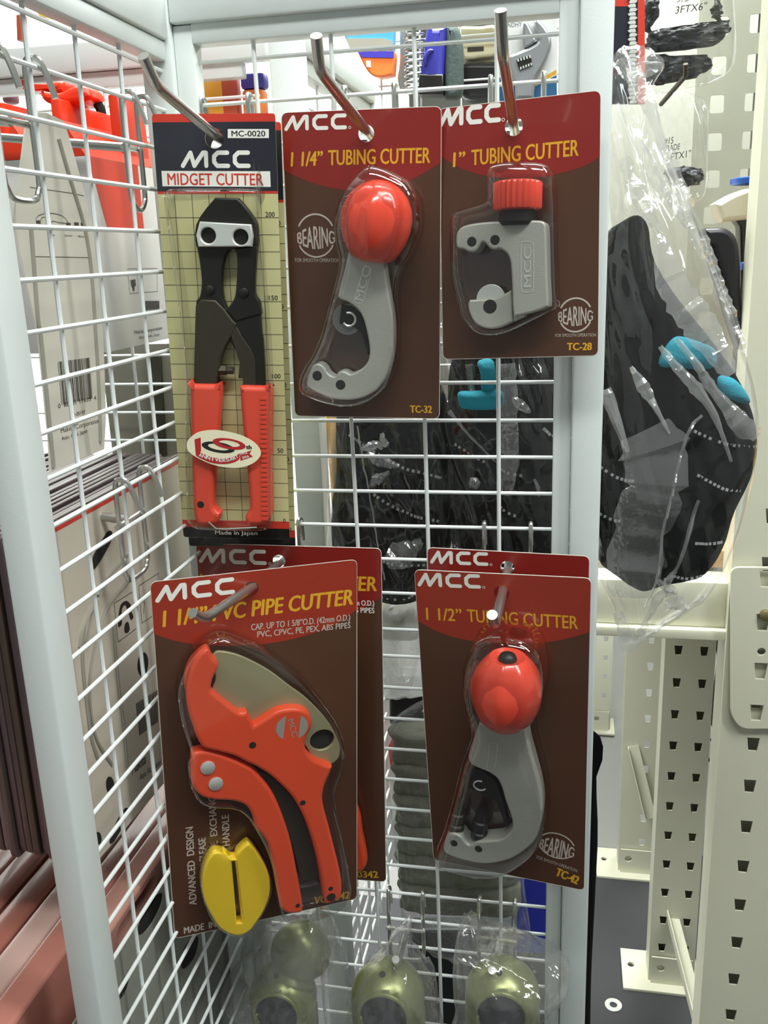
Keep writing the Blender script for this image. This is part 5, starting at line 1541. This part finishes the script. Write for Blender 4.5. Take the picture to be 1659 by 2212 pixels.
t, fr, b = flatpack('charcoal_pouch', 'charcoal pouch beside the royal blue tool', 'pouch', 608, [(1340, 230, 1), (1440, 235), (1480, 400), (1485, 600), (1470, 850), (1330, 880, 1), (1325, 600)], ZW2, 26, material('charcoal_fabric', '#3d4a48', .8, vary=.2, scale=50, bump=.5), 6)
t, fr, b = flatpack('cream_case', 'cream plastic case with a slot beyond the far wires', 'case', 655, [(1440, 230, 1), (1659, 230, 1), (1800, 235), (1800, 480), (1640, 520), (1500, 530), (1470, 400)], ZW2, 40, material('cream_plastic', '#d9d0ac', .45), 4)
t.part('slot', prism(fr, [px(fr, [(1535, 425), (1680, 418), (1680, 452), (1535, 460)], ZW2)], 0, 1.5), M_DARKMETAL)
t, fr, b = flatpack('black_case', 'black case below the cream one beyond the far wires', 'case', 646, [(1460, 560), (1700, 540), (1900, 560), (2000, 700), (1900, 880), (1700, 900), (1500, 880), (1440, 720)], ZW2, 40, M_BLACKCARD, 8)
# adjustable wrench card
fr = yframe(300)
L = px(fr, [(405, 60, 1), (925, 60, 1), (925, 900, 1), (405, 910, 1)], ZW3)
t = Thing('wrench_card', fr.p(*L[2]), 'white, blue and yellow card with an adjustable wrench behind the top right hook', 'tool pack')
cd = t.part('card', prism(fr, [[q[:2] for q in L]], -1, 0), material('white_gloss_card', '#dfe0de', .35, coat=.2))
t.part('yellow_print', flat(fr, [px(fr, [(407, 660), (420, 690), (650, 835), (920, 660), (920, 625), (700, 745), (640, 765), (560, 740), (407, 640)], ZW3)], .1), M_YELLOWINK, parent=cd)
t.part('blue_print', flat(fr, [px(fr, [(407, 690), (560, 770), (650, 832), (740, 770), (922, 672), (925, 900), (407, 905)], ZW3)], .15), material('steel_blue_ink', '#2a5d88', .35), parent=cd)
t.part('handwriting', txt(fr, 'HANDHY', ZW3, (420, 248), (610, 238), 40, .15), material('pencil', '#6b6f78', .6), parent=cd)
w = t.part('wrench', prism(fr, [smooth(px(fr, [(500, 530), (600, 480), (700, 435), (770, 380), (745, 300), (720, 200, 1), (770, 205), (830, 270), (870, 350), (875, 430), (840, 540), (790, 640), (740, 730), (720, 900, 1), (560, 900, 1), (545, 720), (510, 640)], ZW3), 4)], 1, 12, 2.5), material('satin_chrome', '#a8abae', .35, .7))
t.part('moving_jaw', prism(fr, [smooth(px(fr, [(630, 235), (665, 225), (690, 270), (740, 370), (745, 390), (640, 450), (622, 360)], ZW3), 4)], 1, 11, 2), w.data.materials[0], parent=w)
t.part('adjusting_screw', prism(fr, [px(fr, [(570, 560), (600, 540), (695, 520), (712, 610), (600, 655), (580, 610)], ZW3)], 11, 13.5, .5), M_BLACKMETAL, parent=w)
gs = []
for k in range(5):
    gs.append(prism(fr, [px(fr, [(575+k*26, 556-k*8), (590+k*26, 552-k*8), (594+k*26, 578-k*8), (580+k*26, 580-k*8)], ZW3)], 13, 14.2))
    gs.append(prism(fr, [px(fr, [(604+k*23, 650-k*9), (617+k*23, 645-k*9), (613+k*23, 622-k*9), (600+k*23, 628-k*9)], ZW3)], 13, 14.2))
t.part('screw_thread', join(*gs), M_STEEL, parent=w)

# ================================================================ STORAGE RACK ON THE RIGHT
M_RACK = material('cream_rack_paint', '#d6d5bf', .45, vary=.04, scale=8, bump=.05, bscale=300)
FZ = -1216.3
def slotted_plate(fr, x0, x1, z0, z1, cols, pitch, zoff, th=2.0, w=13, h=16, maxholes=60):
    holes = []
    z = z1-zoff
    while z > z0+20:
        for c in cols:
            holes.append([(c-w/2, z+h/2), (c+w/2, z+h/2), (c+w*.34, z-h/2), (c-w*.34, z-h/2)])
        z -= pitch
    return prism(fr, [[(x0, z0), (x1, z0), (x1, z1), (x0, z1)]]+holes, -th, 0)

def upright(label, xl, xr, Y, top, cols, pitch, zoff, depth=45, foot=True, group='slotted cream rack uprights', close_back=False):
    t = Thing('rack_upright', ((xl+xr)/2, Y, FZ), label, 'rack upright', group)
    fr = yframe(Y)
    t.part('slotted_face', slotted_plate(fr, xl, xr, FZ+6, top, cols, pitch, zoff), M_RACK, sharp=20)
    t.part('flange', box((xl, Y+2, FZ+6), (xl+2, Y+depth, top)), M_RACK)
    t.part('flange', box((xr-2, Y+2, FZ+6), (xr, Y+depth, top)), M_RACK)
    t.part('lip', box((xl, Y+depth, FZ+6), (xl+14, Y+depth+2, top)), M_RACK)
    if close_back:
        t.part('back', box((xl+14.2, Y+depth, FZ+6), (xr-2.2, Y+depth+2, top)), M_RACK)
    if foot:
        t.part('foot_plate', prism(Frame((0, 0, FZ), (1, 0, 0), (0, 1, 0)), [[(xl-45, Y-25), (xr+12, Y-25), (xr+12, Y+depth+25), (xl-45, Y+depth+25)], circle(xl-28, Y+35, 6)], 0, 6, .8, 1), M_RACK)
        t.part('bracket', prism(yframe(Y-3), [[(xl+4, FZ+6), (xr-4, FZ+6), (xr-4, FZ+62), (xl+4, FZ+62)], circle(xl+20, FZ+40, 7)], 0, 3), M_RACK)
    return t

# nearest upright with its beam end plate
a = at_y(1584, 1473, 360).x; xl = at_y(1562, 1473, 360).x
z0 = at_y(1627, 1606, 360).z
u1 = upright('nearest cream slotted rack upright at the right edge', xl, xl+112, 358, 620, [at_y(1627, 1606, 358).x, at_y(1627, 1606, 358).x+58], 52.0, 620-(z0-52*0)-0 if False else ((620-z0) % 52.0), depth=48, foot=True, close_back=True)
fr = yframe(350)
q = px(fr, [(1578, 1225), (1720, 1225), (1720, 1575), (1600, 1575), (1578, 1545)])
hl = [circle(*fr.loc(1645, 1408), 4)]
for (x, y) in ((1655, 1250), (1648, 1345), (1643, 1450), (1634, 1540)):
    c = fr.loc(x, y)
    hl.append([(c[0]-6.5, c[1]+9), (c[0]+6.5, c[1]+9), (c[0]+4.5, c[1]-9), (c[0]-4.5, c[1]-9)])
# (beam and its end plate are one thing)
beam = Thing('shelf_beam', fr.p(*q[0]), 'cream shelf beam with a slotted end plate hooked on the nearest upright', 'shelf beam')
beam.part('end_plate', prism(fr, [round_rect(q, 9)]+hl, -3, 0, .8, 1), M_RACK)
bz0, bz1, bz2, bz3 = [at_y(1450, y, 372).z for y in (1256, 1292, 1352, 1374)]
xe = at_y(1600, 1300, 372).x
beam.part('beam', join(box((150, 372, bz2), (xe, 410, bz0), None, 1.5), box((150, 364, bz3), (xe, 410, bz2-.2), None, 1.5)), M_RACK)
c = fr.loc(1653, 1328)
beam.part('locking_pin', lathe(fr.p(*c, 0), fr.n, [(0, 6), (4, 6), (5, 4.5), (5.2, .1)], 20), material('brass_pin', '#8a8058', .4, .6))
upright('second cream slotted upright with two hole columns, behind the nearest one', 291, 370, 842, bz0-26, [312, 352], 58, 30, depth=50, close_back=True)
upright('third cream slotted upright, in shade between the second and the post', 253, 330, 1150, bz0-26, [300], 58, 30, depth=50)
upright('farthest cream slotted upright low behind the right post', 205, 262, 1760, bz0-26, [244], 56, 30, depth=40)
# diagonal braces of the rack frames
def brace(label, p, q, w=22):
    P = Vector(p); Q = Vector(q)
    d = (Q-P).normalized()
    s = d.cross(Vector((0, 1, 0))).normalized() if abs(d.y) < .9 else Vector((1, 0, 0))
    n = s.cross(d)
    fr = Frame(P, d, s, n)
    L = (Q-P).length
    return single('rack_brace', join(box((0, -w/2, 0), (L, w/2, 2), fr), box((0, -w/2, -16), (L, -w/2+2, -.02), fr)), M_RACK, P, label, 'brace', 'diagonal rack braces')
A = at_y(1450, 1968, 858); B = at_y(1520, 2240, 620)
brace('cream diagonal brace low on the second upright', A, B)
A = at_y(1368, 1612, 1147); B = at_y(1405, 1768, 1120)
brace('cream diagonal brace inside the third upright', A, B)
# shelf board
wood = material('plywood_shelf', '#c79a5c', .6, vary=.15, scale=12, bump=.1, stretch=(1, 6, 1))
single('shelf_board', box((165, 415, bz0+2), (1500, 1330, bz0+22), None, 1), wood, (100, 415, bz0), 'plywood shelf board lying behind the cream shelf beam', 'shelf board')
single('rear_shelf_beam', box((165, 1335, bz3), (420, 1370, bz0), None, 2), M_RACK, (165, 1335, bz3), 'far cream shelf beam behind the plywood board', 'shelf beam')

# cables hanging behind the rack
gs = [[(1548, 1380), (1558, 1500), (1552, 1600), (1560, 1700), (1540, 1760), (1552, 1800)], [(1560, 1385), (1545, 1480), (1538, 1560), (1560, 1590)], [(1535, 1600), (1560, 1585), (1580, 1560), (1560, 1530), (1530, 1560)], [(1530, 1640), (1555, 1655), (1580, 1640), (1570, 1600)]]
t = Thing('cable_bundle', at_y(1550, 1800, 1000), 'black cables hanging between the second and the nearest upright', 'cables')
for P in gs:
    t.part('cable', tube(smooth_path([at_y(x, y, 1000) for x, y in P], 6), 3.2, 6), M_BLACKCARD)
w = at_z(1325, 2172, FZ)
t = single('washer', prism(Frame((0, 0, FZ), (1, 0, 0), (0, 1, 0)), [circle(w.x, w.y, 15), circle(w.x, w.y, 6.5)], 0, 2.2, .4, 1), M_STEEL, (w.x, w.y, FZ), 'steel washer lying on the dark floor', 'washer')
single('floor_shade', box((-900, -1500, FZ-3.6), (1500, 1235, FZ-.1), None, 1), material('painted_floor_shade', '#3a3b3d', .7, vary=.15, scale=6, bump=.2), (300, 0, FZ-3.6), 'dark grey floor sheet, its colour standing for the shade under the rack', 'shade sheet')  # dark sheet paints in the shadow lying on the concrete

# black trousers-like cover hanging behind the right post, low
fr = yframe(330)
single('black_cover', pillow(fr, smooth(px(fr, [(1240, 1600), (1296, 1590), (1302, 1640), (1288, 1680), (1292, 1800), (1285, 1950), (1275, 2240), (1290, 2780), (1100, 2780), (1120, 2240), (1170, 1900)]), 3), 25, 0, 30, 12, 3, .03, .8, 51), M_BLACKCLOTH, fr.p(*fr.loc(1260, 2780)), 'black fabric cover standing behind the lower right post', 'cover')

# ================================================================ GOODS BEYOND THE RACK, UPPER RIGHT
wallm = material('beige_slotted_metal', '#a3a596', .5, vary=.05, scale=5)
t = Thing('slotted_column', (330, 640, bz0), 'broad pale slotted metal column at the upper right', 'rack upright')
fr = yframe(640)
c = [fr.loc(1549, 225), fr.loc(1624, 225)]
xl2, xr2 = fr.loc(1500, 225)[0], fr.loc(1655, 225)[0]
holes = []
for cx in (c[0][0], c[1][0]):
    for k in range(-4, 12):
        z = c[0][1]-k*42
        holes.append(round_rect([(cx-8, z+10), (cx+8, z+10), (cx+8, z-10), (cx-8, z-10)], 3, 3))
t.part('slotted_face', prism(fr, [[(xl2, bz0+25), (xr2, bz0+25), (xr2, 420), (xl2, 420)]]+holes, -2, 0), wallm, sharp=20)
t.part('flange', box((xr2-2, 642, bz0+25), (xr2, 700, 420)), wallm)
fr = yframe(560)
single('white_panel', box((fr.loc(1642, 200)[0], 560, bz0+22), (fr.loc(1642, 200)[0]+160, 580, 420), None, 1), material('pale_grey_panel', '#c9ccc8', .5), fr.p(*fr.loc(1650, 700)), 'pale grey panel edge at the far right of the picture', 'panel')
single('grey_sheet', box((60, 900, bz0+22), (fr.loc(1500, 225)[0]+120, 910, 500), None, 1), material('grey_green_sheet', '#8f9186', .6, vary=.06, scale=4), (250, 900, bz0), 'grey green metal sheet behind the hanging bags, upper right', 'panel')

# saw card
fr = yframe(420)
L = px(fr, [(1300, -60), (1393, -60), (1393, 225), (1300, 225)])
t = Thing('saw_card', fr.p(*L[2]), 'navy card with red border and saw chain, right of the post top', 'tool pack')
cd = t.part('card', prism(fr, [L], -2, 0), M_NAVY)
t.part('red_border', join(flat(fr, [px(fr, [(1378, -60), (1393, -60), (1393, 225), (1378, 225)])], .2), flat(fr, [px(fr, [(1300, -20), (1360, -20), (1357, 14), (1300, 14)])], .25)), M_REDINK, parent=cd)
gs = []
c0 = fr.loc(1366, 50)
for k in range(30):
    z = fr.loc(1366, -40+k*9)
    s = 1 if k % 2 else -1
    gs.append(prism(fr, [[(z[0]-3, z[1]-1.3), (z[0]+3, z[1]-1.3), (z[0]+3+1.6*(s > 0), z[1]+.4), (z[0]+2, z[1]+1.8), (z[0]-2, z[1]+1.8), (z[0]-3-1.6*(s < 0), z[1]+.4)]], .5, 3))
t.part('saw_chain', join(*gs), M_STEEL)

# bags of dark sheet on a hook
def sheet_bag(label, Y, bag, clumps, lines, seed):
    fr = yframe(Y)
    t = Thing('bagged_mesh', fr.p(*fr.loc(*bag[0])), label, 'bag', 'bags of dark wire mesh')
    for i, cpts in enumerate(clumps):
        L = smooth(fr.locs(cpts), 7)
        L = [(a+random.uniform(-2.6, 2.6), b+random.uniform(-2.2, 2.2)) for a, b in L]
        t.part('dark_mesh', pillow(fr, L, 7, 0, 40, 26, 5, .16, .8, seed+i), M_GREYMESH, sharp=30)
    t.part('clear_bag', pillow(fr, smooth(fr.locs(bag), 3), 14, 0, 36, 24, 2, .04, .8, seed+5, creases=2.5, cfreq=.04), M_BAG, sharp=75)
    gs = []
    for s, a, b, cap in lines:
        gs.append(txt(fr, s, (0, 0, 1), a, b, cap, 16, shear=.2))
    t.part('handwriting', join(*gs), M_BLACKINK)
M_GREYMESH = material('dark_steel_wool', '#34373a', .6, .3, vary=.5, scale=60, bump=1.0, bscale=250)
sheet_bag('upper clear bag of dark mesh marked 3FTX6, hanging at the upper right', 520,
          [(1392, -60), (1560, -60), (1588, 40), (1586, 140), (1540, 180), (1480, 190), (1395, 185)],
          [[(1396, -30), (1420, -40), (1425, 10), (1410, 60), (1396, 70)], [(1400, 75), (1470, 60), (1540, 50), (1578, 50), (1560, 85), (1520, 105), (1450, 108), (1400, 115)], [(1394, 125), (1450, 118), (1530, 120), (1536, 145), (1500, 165), (1440, 180), (1396, 178)], [(1535, 20), (1550, -10), (1560, 20), (1555, 40), (1540, 38)]],
          [('3FTX6"', (1458, 30), (1528, 20), 15), ('9/5', (1462, 6), (1490, 2), 12)], 61)
sheet_bag('lower clear bag of dark mesh marked FTX, hanging below its twin', 600,
          [(1395, 215), (1520, 212), (1530, 300), (1525, 420), (1470, 440), (1400, 430)],
          [[(1440, 365), (1490, 360), (1520, 372), (1515, 395), (1480, 402), (1445, 395)]],
          [('#15', (1434, 312), (1455, 310), 14), ('GRADE', (1432, 328), (1470, 322), 12), ('3FTX1"', (1440, 348), (1494, 338), 14)], 71)
fr = yframe(500)
t = Thing('display_hook', fr.p(*fr.loc(1430, 225)), 'thin bent hook sticking out in front of the dark mesh bags, upper right', 'hook')
t.part('rod', tube([at_y(1428, 225, 560), at_y(1480, 165, 470), at_y(1481, 160, 468), at_y(1481, 138, 462)], 2.6, 8), M_DARKMETAL)

# machine on the shelf
M_CREAMP = material('cream_machine_paint', '#ded8c2', .4, vary=.03)
M_BLUE = material('cobalt_plastic', '#1f4fa0', .4, vary=.04)
fr = yframe(470)
t = Thing('bench_clamp', at_y(1620, 850, 470), 'cream and black bench clamp with blue disc handle on the shelf', 'clamp')
t.part('arm', prism(fr, [smooth(fr.locs([(1545, 440, 1), (1590, 415), (1640, 400), (1700, 395, 1), (1700, 470, 1), (1640, 472), (1560, 480, 1)]), 4)], -50, 0, 5, 2), M_CREAMP)
t.part('column', prism(fr, [fr.locs([(1586, 470), (1650, 470), (1640, 490), (1622, 500), (1618, 640), (1612, 850), (1590, 850), (1602, 600), (1600, 490)])], -35, -5, 2, 2), M_BLACKCARD)
c = fr.loc(1645, 388)
t.part('disc_handle', lathe(fr.p(c[0], c[1], -25)-Vector((0, 0, 3)), (0, 0, 1), [(0, 25), (1, 27), (6, 27), (7, 25), (7.2, .1)], 36), M_BLUE)
t.part('cross_bar', prism(fr, [fr.locs([(1600, 566), (1690, 566), (1690, 585), (1600, 583)])], -20, 6, 1.5), M_BLUE)
t.part('base', prism(fr, [fr.locs([(1605, 650), (1700, 650), (1700, 900), (1600, 900)])], -60, 0, 2, 2), material('signal_red_paint', '#8d2326', .45))
fr = yframe(400)
L = fr.locs([(1520, 500), (1540, 492), (1570, 494), (1592, 515), (1600, 560), (1602, 640), (1615, 690), (1626, 760), (1610, 775), (1590, 740), (1560, 640), (1535, 560)])
t = Thing('tool_case', fr.p(*L[7]), 'black ribbed plastic case standing behind the hanging glove bag', 'case')
t.part('case', prism(fr, [smooth(L, 3)], -40, 0, 5, 2), material('black_plastic', '#242327', .35, vary=.1))
gs = []
for k in range(22):
    p = lerp((1542, 530), (1612, 765), k/21)
    q = fr.locs([(p[0]-4, p[1]-4), (p[0]+8, p[1]-4), (p[0]+2, p[1]+4)])
    gs.append(prism(fr, [q], 0, 4))
t.part('ribs', join(*gs), M_BLACKCARD)
